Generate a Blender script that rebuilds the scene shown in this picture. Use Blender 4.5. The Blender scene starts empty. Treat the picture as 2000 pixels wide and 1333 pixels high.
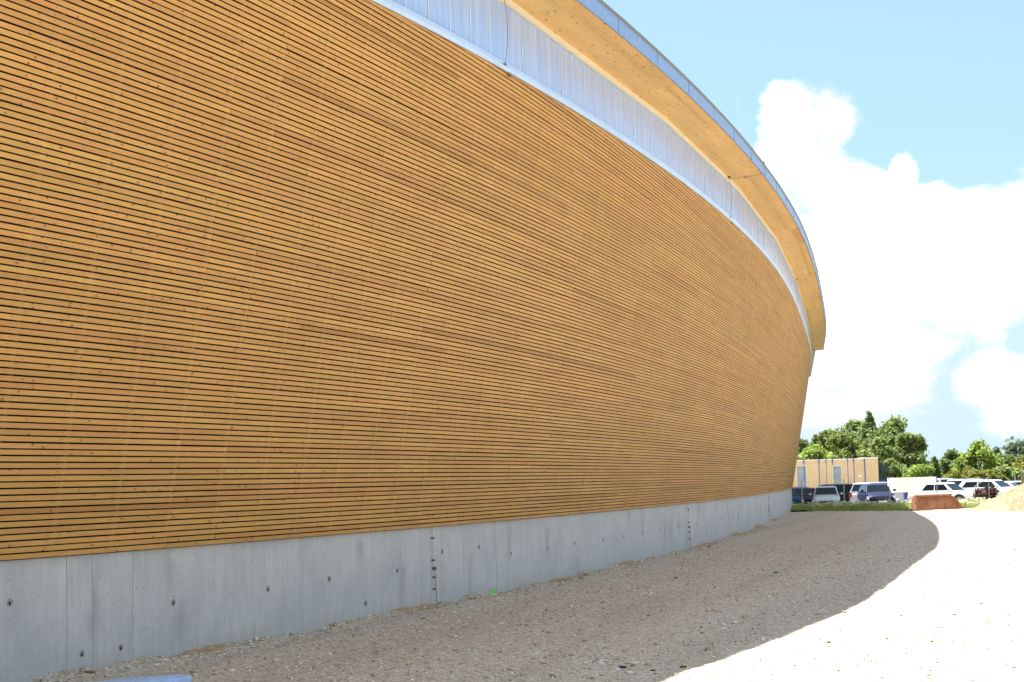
import bpy, math, random
import numpy as np
from mathutils import Matrix, Vector, Euler

sc = bpy.context.scene
# ---------------------------------------------------------------- camera
H = 1.6; F = 3340.77; PITCH = 0.084877; ROLL = 0.028295
cam = bpy.data.cameras.new("camera"); camo = bpy.data.objects.new("camera", cam)
sc.collection.objects.link(camo); sc.camera = camo
cam.sensor_width = 36; cam.lens = 36 * F / 2000; cam.clip_end = 9000; cam.clip_start = .1
camo.matrix_world = Matrix.Translation((0, 0, H)) @ Euler((math.pi / 2 + PITCH, 0, 0)).to_matrix().to_4x4() @ Matrix.Rotation(-ROLL, 4, 'Z')

def ray(px, py):                                   # a pixel of the 2000 px photograph -> direction
    A = px - 1000; B = 666.5 - py; cr, sr = math.cos(ROLL), math.sin(ROLL)
    a = A * cr + B * sr; b = -A * sr + B * cr; c, s = math.cos(PITCH), math.sin(PITCH)
    return np.array([a, F * c - b * s, F * s + b * c])
def at(px, py, Y):
    d = ray(px, py); return Vector(d * (Y / d[1]) + np.array([0, 0, H]))

# ---------------------------------------------------------------- sky, sun, exposure
SUN_EL = math.radians(66.2); SUN_AZ = math.radians(-48.0)     # azimuth from +Y towards +X
sun = bpy.data.lights.new("sun", 'SUN'); suno = bpy.data.objects.new("sun", sun); sc.collection.objects.link(suno)
sun.energy = 4.2; sun.angle = math.radians(.53); sun.color = (1.0, .965, .91)
sd = Vector((math.sin(SUN_AZ) * math.cos(SUN_EL), math.cos(SUN_AZ) * math.cos(SUN_EL), math.sin(SUN_EL)))
suno.rotation_euler = sd.to_track_quat('Z', 'Y').to_euler()
w = bpy.data.worlds.new("World"); sc.world = w; w.use_nodes = True
sc.view_settings.view_transform = 'Standard'; sc.view_settings.look = 'None'
sc.view_settings.exposure = 2.0; sc.view_settings.gamma = 1

class NT:
    def __init__(s, tree): s.t = tree; s.n = tree.nodes; s.l = tree.links
    def new(s, ty, **kw):
        n = s.n.new(ty)
        for k, v in kw.items(): setattr(n, k, v)
        return n
    def put(s, sock, v):
        if hasattr(v, 'links'): s.l.new(v, sock)
        elif v is not None: sock.default_value = v
    def math(s, op, a, b=None, c=None, clamp=False):
        n = s.new('ShaderNodeMath', operation=op, use_clamp=clamp)
        s.put(n.inputs[0], a); s.put(n.inputs[1], b)
        if c is not None: s.put(n.inputs[2], c)
        return n.outputs[0]
    def mix(s, f, a, b, blend='MIX'):
        n = s.new('ShaderNodeMix', data_type='RGBA', blend_type=blend)
        s.put(n.inputs[0], f); s.put(n.inputs[6], a); s.put(n.inputs[7], b); return n.outputs[2]
    def ramp(s, f, pts, interp='LINEAR'):
        n = s.new('ShaderNodeValToRGB'); n.color_ramp.interpolation = interp; s.put(n.inputs[0], f)
        e = n.color_ramp.elements
        while len(e) < len(pts): e.new(.5)
        for x, (p, c) in zip(e, pts):
            x.position = p; x.color = (c, c, c, 1) if not hasattr(c, '__len__') else (*c[:3], 1)
        return n.outputs[0]
    def noise(s, vec, scale, detail=3, rough=.5, dim='3D', out=0):
        n = s.new('ShaderNodeTexNoise', noise_dimensions=dim); s.put(n.inputs['Vector'], vec)
        n.inputs['Scale'].default_value = scale; n.inputs['Detail'].default_value = detail; n.inputs['Roughness'].default_value = rough
        return n.outputs[out]
    def voro(s, vec, scale, feature='F1', out='Distance', rand=1, dim='3D'):
        n = s.new('ShaderNodeTexVoronoi', feature=feature, voronoi_dimensions=dim); s.put(n.inputs['Vector'], vec); n.inputs['Scale'].default_value = scale
        n.inputs['Randomness'].default_value = rand; return n.outputs[out]
    def xyz(s, x, y, z):
        n = s.new('ShaderNodeCombineXYZ'); s.put(n.inputs[0], x); s.put(n.inputs[1], y); s.put(n.inputs[2], z); return n.outputs[0]
    def sep(s, v):
        n = s.new('ShaderNodeSeparateXYZ'); s.put(n.inputs[0], v); return n.outputs
    def maprange(s, v, a, b, c=0., d=1., kind='SMOOTHSTEP'):
        n = s.new('ShaderNodeMapRange', interpolation_type=kind); s.put(n.inputs[0], v)
        for i, q in enumerate((a, b, c, d)): n.inputs[i + 1].default_value = q
        return n.outputs[0]

def build_world():
    nt = NT(w.node_tree); nt.n.clear()
    out = nt.new('ShaderNodeOutputWorld'); bg = nt.new('ShaderNodeBackground'); bg.inputs[1].default_value = .058
    sky = nt.new('ShaderNodeTexSky', sky_type='NISHITA'); sky.sun_disc = False
    sky.sun_elevation = SUN_EL; sky.sun_rotation = SUN_AZ; sky.air_density = 1.0; sky.dust_density = 1.2; sky.ozone_density = 1.0; sky.altitude = 400
    tc = nt.new('ShaderNodeTexCoord'); v = tc.outputs['Generated']; x, y, z = nt.sep(v)
    # direction as (azimuth, elevation) so that each cloud bank sits at its own bearing
    hyp = nt.math('SQRT', nt.math('ADD', nt.math('MULTIPLY', x, x), nt.math('MULTIPLY', y, y)))
    az = nt.math('ARCTAN2', x, y); el = nt.math('ARCTAN2', z, hyp)
    vec = nt.xyz(nt.math('MULTIPLY', az, 10.), nt.math('MULTIPLY', el, 13.), 0.)
    n1 = nt.noise(vec, 2.6, 12, .62); n2 = nt.noise(vec, .8, 3, .5)
    def ae(px, py):
        d = ray(px, py); return math.atan2(d[0], d[1]), math.atan2(d[2], math.hypot(d[0], d[1]))
    # cloud banks: bearing/elevation centre, half widths (rad)
    blobs = [(1548, 232, 62, 72), (1625, 232, 48, 58), (1535, 300, 72, 62), (1630, 375, 72, 80), (1690, 385, 60, 60), (1768, 372, 34, 74), (1815, 400, 60, 55),
             (1860, 455, 120, 70), (1960, 440, 110, 85), (1640, 560, 260, 190), (1880, 530, 260, 120), (1730, 700, 110, 130), (2200, 420, 220, 140), (1590, 640, 90, 170),
             (1955, 745, 95, 55), (2050, 800, 130, 60), (1600, 800, 130, 45), (2500, 600, 300, 200)]
    dm = None
    for px, py, rx, ry in blobs:
        a0, e0 = ae(px, py); k = 1 / F
        dx = nt.math('MULTIPLY', nt.math('SUBTRACT', az, a0), 1 / (rx * k)); dy = nt.math('MULTIPLY', nt.math('SUBTRACT', el, e0), 1 / (ry * k))
        d = nt.math('ADD', nt.math('MULTIPLY', dx, dx), nt.math('MULTIPLY', dy, dy))
        dm = d if dm is None else nt.math('SMOOTH_MIN', dm, d, .25)
    f = nt.math('SUBTRACT', 1., nt.math('SQRT', nt.math('MAXIMUM', dm, 0.)))
    nn = nt.math('MULTIPLY', nt.math('SUBTRACT', n1, .5), 1.7)
    f = nt.math('ADD', f, nn)
    inside = nt.maprange(f, -.12, .34)
    # the rest of the sky, outside these banks: broken fair-weather cloud
    far = nt.math('MAXIMUM', nt.maprange(nt.math('ABSOLUTE', nt.math('SUBTRACT', az, .05)), .34, .55), nt.maprange(el, .38, .6))
    vec2 = nt.new('ShaderNodeVectorMath', operation='SCALE'); nt.put(vec2.inputs[0], v); vec2.inputs['Scale'].default_value = 1.0
    m = nt.noise(vec2.outputs[0], 2.4, 8, .55)
    gen = nt.math('MULTIPLY', nt.maprange(m, .50, .60), far)
    cloud = nt.math('MAXIMUM', inside, gen)
    cloud = nt.math('MULTIPLY', cloud, nt.maprange(z, -.02, .0))
    shade = nt.noise(vec, 1.2, 5, .5)
    ccol = nt.mix(nt.math('MAXIMUM', nt.maprange(nt.math('ADD', shade, nt.math('MULTIPLY', el, .9)), .50, .72), nt.maprange(el, .25, .4)), (4.4, 4.55, 4.65, 1), (7.5, 7.5, 7.5, 1))
    # thin milky veil that thickens to the horizon
    veil = nt.maprange(el, .0, .36, .75, .45)
    base = nt.mix(veil, sky.outputs[0], (2.0, 3.35, 4.6, 1))
    base = nt.mix(nt.maprange(el, .0, .21, .92, 0.), base, (3.2, 4.0, 4.4, 1))
    col = nt.mix(cloud, base, ccol)
    nt.l.new(col, bg.inputs[0]); nt.l.new(bg.outputs[0], out.inputs[0])
build_world()

# ---------------------------------------------------------------- helpers
rng = np.random.default_rng(7); random.seed(7)
MATS = {}
def material(name):
    m = bpy.data.materials.new(name); m.use_nodes = True; nt = NT(m.node_tree)
    b = nt.n['Principled BSDF']; MATS[name] = m
    return m, nt, b
def simple(name, col, rough=.5, metal=0, spec=.5, var=.0, vs=3., bump=0., bs=40., coat=0):
    m, nt, b = material(name)
    b.inputs['Roughness'].default_value = rough; b.inputs['Metallic'].default_value = metal
    b.inputs['Specular IOR Level'].default_value = spec; b.inputs['Coat Weight'].default_value = coat
    c = (*col, 1)
    if var:
        tc = nt.new('ShaderNodeTexCoord').outputs['Object']
        n = nt.noise(tc, vs, 5, .6)
        nt.l.new(nt.mix(nt.ramp(n, [(.3, 0.), (.7, 1.)]), tuple(x * (1 - var) for x in col) + (1,), tuple(min(1, x * (1 + var)) for x in col) + (1,)), b.inputs['Base Color'])
        nt.l.new(nt.math('ADD', nt.math('MULTIPLY', n, .2), rough - .1), b.inputs['Roughness'])
    else: b.inputs['Base Color'].default_value = c
    if bump:
        tc = nt.new('ShaderNodeTexCoord').outputs['Object']; bn = nt.new('ShaderNodeBump'); bn.inputs['Strength'].default_value = bump; bn.inputs['Distance'].default_value = .01
        nt.l.new(nt.noise(tc, bs, 4, .6), bn.inputs['Height']); nt.l.new(bn.outputs[0], b.inputs['Normal'])
    return m

class MB:                                           # collects faces, builds ONE mesh object
    def __init__(s): s.v = []; s.f = []; s.uv = []; s.at = {}; s.mi = []
    def face(s, pts, uv=None, mi=0, **at):
        i = len(s.v); s.v += [tuple(p) for p in pts]; s.f.append(tuple(range(i, i + len(pts))))
        s.uv.append(uv if uv is not None else [(0, 0)] * len(pts)); s.mi.append(mi)
        for k, x in at.items(): s.at.setdefault(k, []).append(x)
    def box(s, x0, x1, y0, y1, z0, z1, M=None, mi=0):
        P = [Vector((x, y, z)) for x in (x0, x1) for y in (y0, y1) for z in (z0, z1)]
        if M is not None: P = [M @ p for p in P]
        for q in ((0, 1, 3, 2), (4, 6, 7, 5), (0, 4, 5, 1), (2, 3, 7, 6), (0, 2, 6, 4), (1, 5, 7, 3)): s.face([P[k] for k in q], mi=mi)
    def hexa(s, P, mi=0):                           # 8 points: bottom 4, top 4
        for q in ((3, 2, 1, 0), (4, 5, 6, 7), (0, 1, 5, 4), (1, 2, 6, 5), (2, 3, 7, 6), (3, 0, 4, 7)): s.face([P[k] for k in q], mi=mi)
    def tube(s, pts, r, n=8, caps=True, mi=0):
        pts = [Vector(p) for p in pts]; rs = r if hasattr(r, '__len__') else [r] * len(pts); rings = []
        for k, p in enumerate(pts):
            t = (pts[min(k + 1, len(pts) - 1)] - pts[max(k - 1, 0)]).normalized()
            a = t.orthogonal().normalized() if k == 0 else (a - t * a.dot(t)).normalized()
            b = t.cross(a)
            rings.append([p + (a * math.cos(2 * math.pi * j / n) + b * math.sin(2 * math.pi * j / n)) * rs[k] for j in range(n)])
        for A, B in zip(rings, rings[1:]):
            for j in range(n): s.face([A[j], A[(j + 1) % n], B[(j + 1) % n], B[j]], mi=mi)
        if caps: s.face(rings[0][::-1], mi=mi); s.face(rings[-1], mi=mi)
    def build(s, name, mats, parent=None, smooth=False, bevel=0, weld=False, recalc=True):
        me = bpy.data.meshes.new(name); me.from_pydata(s.v, [], s.f)
        uvl = me.uv_layers.new(name='UVMap'); flat = [c for u in s.uv for p in u for c in p]; uvl.data.foreach_set('uv', flat)
        for k, arr in s.at.items():
            a = me.attributes.new(k, 'FLOAT', 'FACE'); a.data.foreach_set('value', arr)
        for m in (mats if isinstance(mats, (list, tuple)) else [mats]): me.materials.append(m)
        me.polygons.foreach_set('material_index', s.mi)
        if weld:
            import bmesh
            bm = bmesh.new(); bm.from_mesh(me); bmesh.ops.remove_doubles(bm, verts=bm.verts, dist=.0005)
            if recalc: bmesh.ops.recalc_face_normals(bm, faces=bm.faces)
            bm.to_mesh(me); bm.free()
        if smooth: me.polygons.foreach_set('use_smooth', [True] * len(me.polygons))
        o = bpy.data.objects.new(name, me); sc.collection.objects.link(o)
        if parent: o.parent = parent
        if bevel:
            mod = o.modifiers.new('bevel', 'BEVEL'); mod.width = bevel; mod.segments = 2; mod.limit_method = 'ANGLE'
        return o
def tag(o, label=None, cat=None, group=None, kind=None):
    for k, v in (('label', label), ('category', cat), ('group', group), ('kind', kind)):
        if v: o[k] = v
    return o
def empty(name, loc, label, cat, group=None, rz=0):
    o = bpy.data.objects.new(name, None); sc.collection.objects.link(o); o.location = loc; o.rotation_euler = (0, 0, rz); o.empty_display_size = .2
    return tag(o, label, cat, group)
def npmesh(name, V, Fq, mat, parent=None, attrs=None, smooth=False):   # fast build from numpy arrays
    me = bpy.data.meshes.new(name); n = Fq.shape[1]
    me.vertices.add(len(V)); me.vertices.foreach_set('co', np.ascontiguousarray(V, np.float32).ravel())
    me.loops.add(Fq.size); me.loops.foreach_set('vertex_index', np.ascontiguousarray(Fq, np.int32).ravel())
    me.polygons.add(len(Fq)); me.polygons.foreach_set('loop_start', np.arange(0, Fq.size, n, dtype=np.int32))
    me.update(calc_edges=True); me.materials.append(mat)
    for k, arr in (attrs or {}).items():
        a = me.attributes.new(k, 'FLOAT', 'FACE'); a.data.foreach_set('value', np.asarray(arr, np.float32))
    if smooth: me.polygons.foreach_set('use_smooth', [True] * len(Fq))
    me.validate()
    o = bpy.data.objects.new(name, me); sc.collection.objects.link(o)
    if parent: o.parent = parent
    return o

# ---------------------------------------------------------------- plan curve of the hall
DS = .1; SS = np.arange(-34, 112.01, DS)
KN = [-34, -12, 15, 40, 60, 75, 90, 110]; KV = [.012, .0152, .00367, .00261, .0006, .0024, .0057, .0088]
kap = np.interp(SS, KN, KV); i0 = int(round(34 / DS))
# keep the fitted course of the curve between the knots
kap = np.where((SS > 40) & (SS < 75), np.interp(SS, [40, 60, 75], [.00261, -.0002, .00238]), kap)
ph = np.cumsum(kap) * DS; ph = .40183 - (ph - ph[i0])
CX = np.cumsum(np.sin(ph)) * DS; CY = np.cumsum(np.cos(ph)) * DS
CX = CX - CX[i0] - 4.26834; CY = CY - CY[i0] + 15.35829
P0 = 1.0859; LEAN = 1.10973 / (6.99148 - 1.08589)
def dz(s): s = np.clip(s, -30, 110); return 2.391 * s / 60 - 1.3045 * (s / 60) ** 2
def ZC(s): return 6.9915 + dz(s)                     # top of the boarding
def base(s): return np.interp(s, SS, CX), np.interp(s, SS, CY), np.interp(s, SS, ph)
def wp(s, z, off=0.):                                # point on the leaning wall plane
    x, y, p = base(s); d = LEAN * (z - P0) + off if z > P0 else off
    return Vector((x + math.cos(p) * d, y - math.sin(p) * d, z))
def wo(s, z, d):                                     # explicit outward offset d
    x, y, p = base(s); return Vector((x + math.cos(p) * d, y - math.sin(p) * d, z))
def dSI(s): return 1.1416 + LEAN * dz(s)
def dSO(s): return 1.9424 + LEAN * dz(s)
def ZSI(s): return 8.0639 + dz(s)
def ZSO(s): return 8.1145 + dz(s)
def ZFT(s): return 8.3540 + dz(s)
S0, S1 = -30., 104.

# ---------------------------------------------------------------- wood materials
def wood_mat(name, light, mid, red, vfac, knot_scale=(2.2, 14.), nails=0., rough=.62, wear=.5, tints=1.0, kr=1., kon=(.62, .9)):
    m, nt, b = material(name)
    uv = nt.new('ShaderNodeUVMap').outputs[0]; u, v, _ = nt.sep(uv)
    tint = nt.new('ShaderNodeAttribute', attribute_name='tint').outputs['Fac']; seed = nt.new('ShaderNodeAttribute', attribute_name='seed').outputs['Fac']
    sd_ = nt.math('MULTIPLY', seed, 57.)
    g = nt.noise(nt.xyz(nt.math('MULTIPLY', u, 1.3), nt.math('MULTIPLY', v, vfac), sd_), 6., 6, .65)
    g2 = nt.noise(nt.xyz(nt.math('MULTIPLY', u, .5), nt.math('MULTIPLY', v, vfac * .12), sd_), 3., 3, .5)
    c = nt.mix(nt.ramp(g, [(.32, 0.), (.68, 1.)]), (*mid, 1), (*light, 1))
    c = nt.mix(nt.math('MULTIPLY', nt.ramp(g2, [(.42, 0.), (.7, 1.)]), wear), c, tuple(x * .82 for x in mid) + (1,))
    c = nt.mix(nt.ramp(tint, [(.0, 0.), (.55, .06), (.86, .22), (.93, .6), (1., .85)]), c, (*red, 1))
    bl_ = nt.noise(nt.xyz(nt.math('MULTIPLY', u, .22), nt.math('MULTIPLY', v, .9), 0.), 1.6, 4, .6)
    c = nt.mix(nt.math('MULTIPLY', nt.ramp(bl_, [(.42, 0.), (.68, 1.)]), .38), c, tuple(x * .72 for x in mid) + (1,))
    hs = nt.new('ShaderNodeHueSaturation'); nt.put(hs.inputs['Color'], c)
    nt.put(hs.inputs['Value'], nt.math('MULTIPLY_ADD', nt.math('FRACT', nt.math('MULTIPLY', seed, 7.31)), .24 * tints, 1 - .12 * tints))
    nt.put(hs.inputs['Hue'], nt.math('MULTIPLY_ADD', nt.math('FRACT', nt.math('MULTIPLY', seed, 3.77)), .012, .494)); c = hs.outputs[0]
    kv = nt.xyz(nt.math('MULTIPLY_ADD', u, knot_scale[0], sd_), nt.math('MULTIPLY', v, knot_scale[1]), 0.)
    kd = nt.voro(kv, 1., dim='2D'); halo = nt.ramp(kd, [(.04 * kr, 1.), (.17 * kr, 0.)]); core = nt.ramp(kd, [(.0, 1.), (.055 * kr, .9), (.085 * kr, 0.)])
    kn = nt.voro(kv, 1., out='Color', dim='2D'); on = nt.ramp(nt.sep(kn)[0], [(kon[0], 0.), (kon[1], 1.)])
    c = nt.mix(nt.math('MULTIPLY', nt.math('MULTIPLY', halo, on), .5), c, (.36, .15, .045, 1))
    c = nt.mix(nt.math('MULTIPLY', nt.math('MULTIPLY', core, on), .85), c, (.10, .045, .02, 1))
    if nails:
        du = nt.math('MULTIPLY', nt.math('SUBTRACT', nt.math('FRACT', nt.math('ADD', nt.math('DIVIDE', u, nails), .5)), .5), nails)
        dv = nt.math('MULTIPLY', nt.math('SUBTRACT', nt.math('FRACT', nt.math('DIVIDE', v, .0565)), .46), .0565)
        d2 = nt.math('ADD', nt.math('MULTIPLY', du, du), nt.math('MULTIPLY', dv, dv))
        c = nt.mix(nt.math('MULTIPLY', nt.math('LESS_THAN', d2, .0056 ** 2), .85), c, (.06, .035, .02, 1))
    nt.l.new(c, b.inputs['Base Color']); b.inputs['Roughness'].default_value = rough; b.inputs['Specular IOR Level'].default_value = .35
    bn = nt.new('ShaderNodeBump'); bn.inputs['Strength'].default_value = .25; bn.inputs['Distance'].default_value = .004; nt.l.new(g, bn.inputs['Height']); nt.l.new(bn.outputs[0], b.inputs['Normal'])
    return m
STUD = .89
M_slat = wood_mat('larch_slat', (.605, .338, .098), (.50, .250, .060), (.35, .155, .036), 26, knot_scale=(7., 13.), nails=STUD, kr=1.5, tints=.62, kon=(.76, .93))
M_soff = wood_mat('spruce_soffit', (.76, .505, .205), (.68, .42, .15), (.58, .30, .085), 9, knot_scale=(3.0, 9.), wear=.35, tints=.7, kr=1.5)
M_batten = simple('batten_wood', (.075, .045, .02), .8)
M_membrane = simple('black_membrane', (.012, .011, .010), .9, spec=.1)
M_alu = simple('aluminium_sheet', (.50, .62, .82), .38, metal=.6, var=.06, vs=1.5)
M_frame = simple('glazing_frame_strip', (.66, .60, .47), .5, var=.05)
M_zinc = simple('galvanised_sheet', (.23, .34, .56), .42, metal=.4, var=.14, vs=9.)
M_lip = simple('roof_edge_rail', (.16, .17, .15), .5, metal=.3)
M_steel = simple('painted_steel', (.45, .46, .40), .45, metal=.3)
M_wire = simple('conductor_wire', (.30, .30, .29), .4, metal=.8)
M_clamp = simple('clamp_metal', (.15, .135, .125), .5, metal=.5)
M_roof = simple('roof_membrane', (.34, .35, .34), .8, var=.1)

# ---------------------------------------------------------------- the hall
hall = empty('timber_hall', (CX[i0], CY[i0], 0), 'large curved hall clad in horizontal larch slats above a grey concrete plinth', 'building')
hall_inv = Matrix.Translation(-Vector(hall.location))
def part(mb, name, mat, parent=None, **kw):
    if parent is None: mb.v = [tuple(hall_inv @ Vector(p)) for p in mb.v]; parent = hall
    return mb.build(name, mat, parent, **kw)

# slatted cladding: rows at constant height, cut by the rising eaves
ROW = .0565; SLH = .0424; TH = .020; STEP = 1.335
JA = 1.86 ; PER = STUD * 6
def cladding():
    mb = MB(); nrow = int((8.3 - P0) / ROW)
    sst = {round(1.86 + .0 + k * STUD, 3) for k in range(0)}
    forced = {}                                        # the few foxy-red boards the facade shows
    for r in range(nrow):
        z0 = P0 + .004 + r * ROW; z1 = z0 + SLH
        par = r % 2
        s = S0 - rng.random() * 2
        # joints fall on two stud columns in turn
        k0 = math.floor((S0 - 1.9) / PER) - 1
        cuts = []
        for k in range(k0, k0 + 40):
            c = 1.90 + k * PER + (STUD if par else 0)
            if rng.random() < .10: c += STUD * rng.integers(-2, 3)
            if rng.random() < .10: continue
            cuts.append(c)
            if rng.random() < .05: cuts.append(c + rng.uniform(.6, 3.5))
        cuts = sorted(cuts)
        for a, b in zip(cuts, cuts[1:]):
            if b < S0 or a > S1 or b - a < .15: continue
            a_, b_ = max(a, S0), min(b, S1)
            tint = float(rng.random() ** 1.25 * .88); seed = float(rng.random())
            if rng.random() < .014: tint = float(rng.uniform(.90, 1.0))
            jz = float(rng.normal(0, .0009)); jo = float(rng.normal(0, .0012)); tw = float(rng.normal(0, .0016))
            n = max(1, int(math.ceil((b_ - a_) / STEP))); q = np.linspace(a_ + .0028, b_ - .0028, n + 1)
            cells = []
            for t in q:
                zt = float(ZC(t)); top = min(z1 + jz, zt - .005); bot = z0 + jz
                cells.append((min(bot, zt - .005), max(top, min(bot, zt - .005) + .0004)))
            for i in range(n):
                A, B = cells[i], cells[i + 1]
                if A[1] - A[0] < .002 and B[1] - B[0] < .002: continue
                sa, sb = float(q[i]), float(q[i + 1]); fa = (sa - a_) / (b_ - a_) * tw; fb = (sb - a_) / (b_ - a_) * tw
                fo = TH + .030 + jo
                p = [wp(sa, A[0], fo + fa), wp(sb, B[0], fo + fb), wp(sb, B[1], fo + fb), wp(sa, A[1], fo + fa)]
                ra, rb_ = min(.017, A[1] - A[0] - .0003), min(.017, B[1] - B[0] - .0003)
                bk = [wp(sa, A[0] + ra, .030), wp(sb, B[0] + rb_, .030), wp(sb, B[1] + .001, .030), wp(sa, A[1] + .001, .030)]
                v0 = r * ROW; ang = [(sa, v0), (sb, v0), (sb, v0 + SLH), (sa, v0 + SLH)]
                kw = dict(tint=tint, seed=seed)
                mb.face(p, ang, **kw)
                mb.face([bk[0], bk[1], p[1], p[0]], [(sa, v0), (sb, v0), (sb, v0 + .01), (sa, v0 + .01)], **kw)
                mb.face([p[3], p[2], bk[2], bk[3]], [(sa, v0 + .03), (sb, v0 + .03), (sb, v0 + .04), (sa, v0 + .04)], **kw)
                if i == 0: mb.face([p[0], p[3], bk[3], bk[0]], [(sa, v0)] * 4, **kw)
                if i == n - 1: mb.face([p[2], p[1], bk[1], bk[2]], [(sb, v0)] * 4, **kw)
    return part(mb, 'slat_cladding', M_slat)
cladding()
# battens and black membrane behind
def strip(mb, f0, f1, s0, s1, step=1.0, uvf=None, **at):
    q = np.arange(s0, s1 + 1e-6, step)
    if q[-1] < s1 - 1e-3: q = np.append(q, s1)
    for a, b in zip(q, q[1:]):
        a, b = float(a), float(b)
        mb.face([f0(a), f0(b), f1(b), f1(a)], [(a, 0), (b, 0), (b, 1), (a, 1)] if uvf is None else [(a, uvf[0]), (b, uvf[0]), (b, uvf[1]), (a, uvf[1])], **at)
mb = MB(); strip(mb, lambda s: wp(s, P0 + .002, -.012), lambda s: wp(s, float(ZC(s)), -.012), S0, S1); part(mb, 'wall_membrane', M_membrane)
mb = MB()
s = 1.90 - math.floor((1.90 - S0) / STUD) * STUD
while s < S1:
    zt = float(ZC(s)) - .01; hw = .028
    mb.hexa([wp(s - hw, P0 + .01, -.010), wp(s + hw, P0 + .01, -.010), wp(s + hw, P0 + .01, .0285), wp(s - hw, P0 + .01, .0285),
             wp(s - hw, zt, -.010), wp(s + hw, zt, -.010), wp(s + hw, zt, .0285), wp(s - hw, zt, .0285)])
    s += STUD
part(mb, 'wall_battens', M_batten)

# concrete plinth, cast in panels
m, nt, b = material('cast_concrete'); M_conc = m
uv = nt.new('ShaderNodeUVMap').outputs[0]; u, v, _ = nt.sep(uv); seed = nt.new('ShaderNodeAttribute', attribute_name='seed').outputs['Fac']
sd_ = nt.math('MULTIPLY', seed, 31.)
vec = nt.xyz(u, v, sd_)
a1 = nt.noise(vec, 1.3, 5, .6); a2 = nt.noise(nt.xyz(nt.math('MULTIPLY', u, 9.), nt.math('MULTIPLY', v, .6), sd_), 2., 5, .65); a3 = nt.noise(vec, 60., 3, .6)
c = nt.mix(nt.ramp(a1, [(.3, 0.), (.7, 1.)]), (.40, .405, .40, 1), (.52, .515, .495, 1))
c = nt.mix(nt.math('MULTIPLY', nt.ramp(a2, [(.40, 0.), (.66, 1.)]), .24), c, (.25, .26, .265, 1))
c = nt.mix(nt.math('MULTIPLY', nt.ramp(a3, [(.3, 0.), (.7, 1.)]), .12), c, (.6, .6, .58, 1))
# pale lime runs, brown splash at the foot, dark soft blotches
a4 = nt.noise(nt.xyz(nt.math('MULTIPLY', u, 7.), nt.math('MULTIPLY', v, .25), 3.), 1.3, 3, .5)
c = nt.mix(nt.math('MULTIPLY', nt.ramp(a4, [(.60, 0.), (.72, 1.)]), .35), c, (.56, .56, .54, 1))
foot = nt.math('MULTIPLY', nt.maprange(nt.math('ADD', v, nt.math('MULTIPLY', a4, .5)), .22, .48, 1., 0.), nt.ramp(a1, [(.4, 0.), (.6, 1.)]))
c = nt.mix(nt.math('MULTIPLY', foot, .45), c, (.34, .27, .18, 1))
bw = nt.math('MULTIPLY', a1, .8); bl = nt.voro(nt.xyz(nt.math('ADD', nt.math('MULTIPLY', u, 1.0), nt.math('MULTIPLY', bw, .4)), nt.math('ADD', nt.math('MULTIPLY', v, .5), bw), 0.), .9, dim='2D'); c = nt.mix(nt.math('MULTIPLY', nt.ramp(nt.noise(vec, 5., 6, .7), [(.5, 0.), (.75, 1.)]), .30), c, (.30, .29, .28, 1)); c = nt.mix(nt.math('MULTIPLY', nt.ramp(bl, [(.03, 1.), (.16, 0.)]), .32), c, (.17, .165, .17, 1))
ho = nt.voro(nt.xyz(u, nt.math('MULTIPLY', v, .8), 0.), 17., dim='2D'); hc = nt.sep(nt.voro(nt.xyz(u, nt.math('MULTIPLY', v, .8), 0.), 17., out='Color', dim='2D'))[0]
pit = nt.math('MULTIPLY', nt.ramp(ho, [(.07, 1.), (.13, 0.)]), nt.ramp(hc, [(.86, 0.), (.97, 1.)])); c = nt.mix(nt.math('MULTIPLY', pit, .8), c, (.10, .10, .10, 1))
nt.l.new(c, b.inputs['Base Color']); b.inputs['Roughness'].default_value = .72; b.inputs['Specular IOR Level'].default_value = .35
bn = nt.new('ShaderNodeBump'); bn.inputs['Strength'].default_value = .5; bn.inputs['Distance'].default_value = .006
nt.l.new(nt.math('SUBTRACT', nt.math('MULTIPLY', a3, .3), pit), bn.inputs['Height']); nt.l.new(bn.outputs[0], b.inputs['Normal'])
joints = [-30, -25.6, -21.2, -16.8, -12.4, -8.1, -3.9, .38, .76, 1.40, 4.79, 8.30, 9.93, 11.37, 15.02, 18.83, 22.55, 25.08, 27.9, 29.9, 34.43, 39.0, 43.57, 48.2, 52.5, 57, 61.5, 66, 70.5, 75, 79.5, 84, 88.5, 93, 97.5, 104]
for a, b_ in zip(joints, joints[1:]):
    mb = MB(); jo = .0015 * (rng.random() - .5) * 2; se = float(rng.random())
    a0, b0 = a + .003, b_ - .003; strip(mb, lambda s: wo(s, -.35, jo), lambda s: wo(s, P0 - .004, jo), a0, b0, .9, uvf=(-.35, P0), seed=se)
    for s_ in (a0, b0):
        mb.face([wo(s_, -.35, jo), wo(s_, P0 - .004, jo), wo(s_, P0 - .004, -.3), wo(s_, -.35, -.3)], [(s_, 0)] * 4, seed=se)
    strip(mb, lambda s: wo(s, P0 - .004, jo), lambda s: wo(s, P0 - .004, -.3), a0, b0, .9, uvf=(P0, P0 + .3), seed=se)
    o = part(mb, 'concrete_panel', M_conc)
mb = MB(); strip(mb, lambda s: wo(s, -.35, -.014), lambda s: wo(s, P0 - .02, -.014), S0, S1, .9); part(mb, 'joint_backing', simple('dark_joint_backing', (.16, .16, .16), .9))  # dark grey sheet behind the gaps between panels
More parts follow.
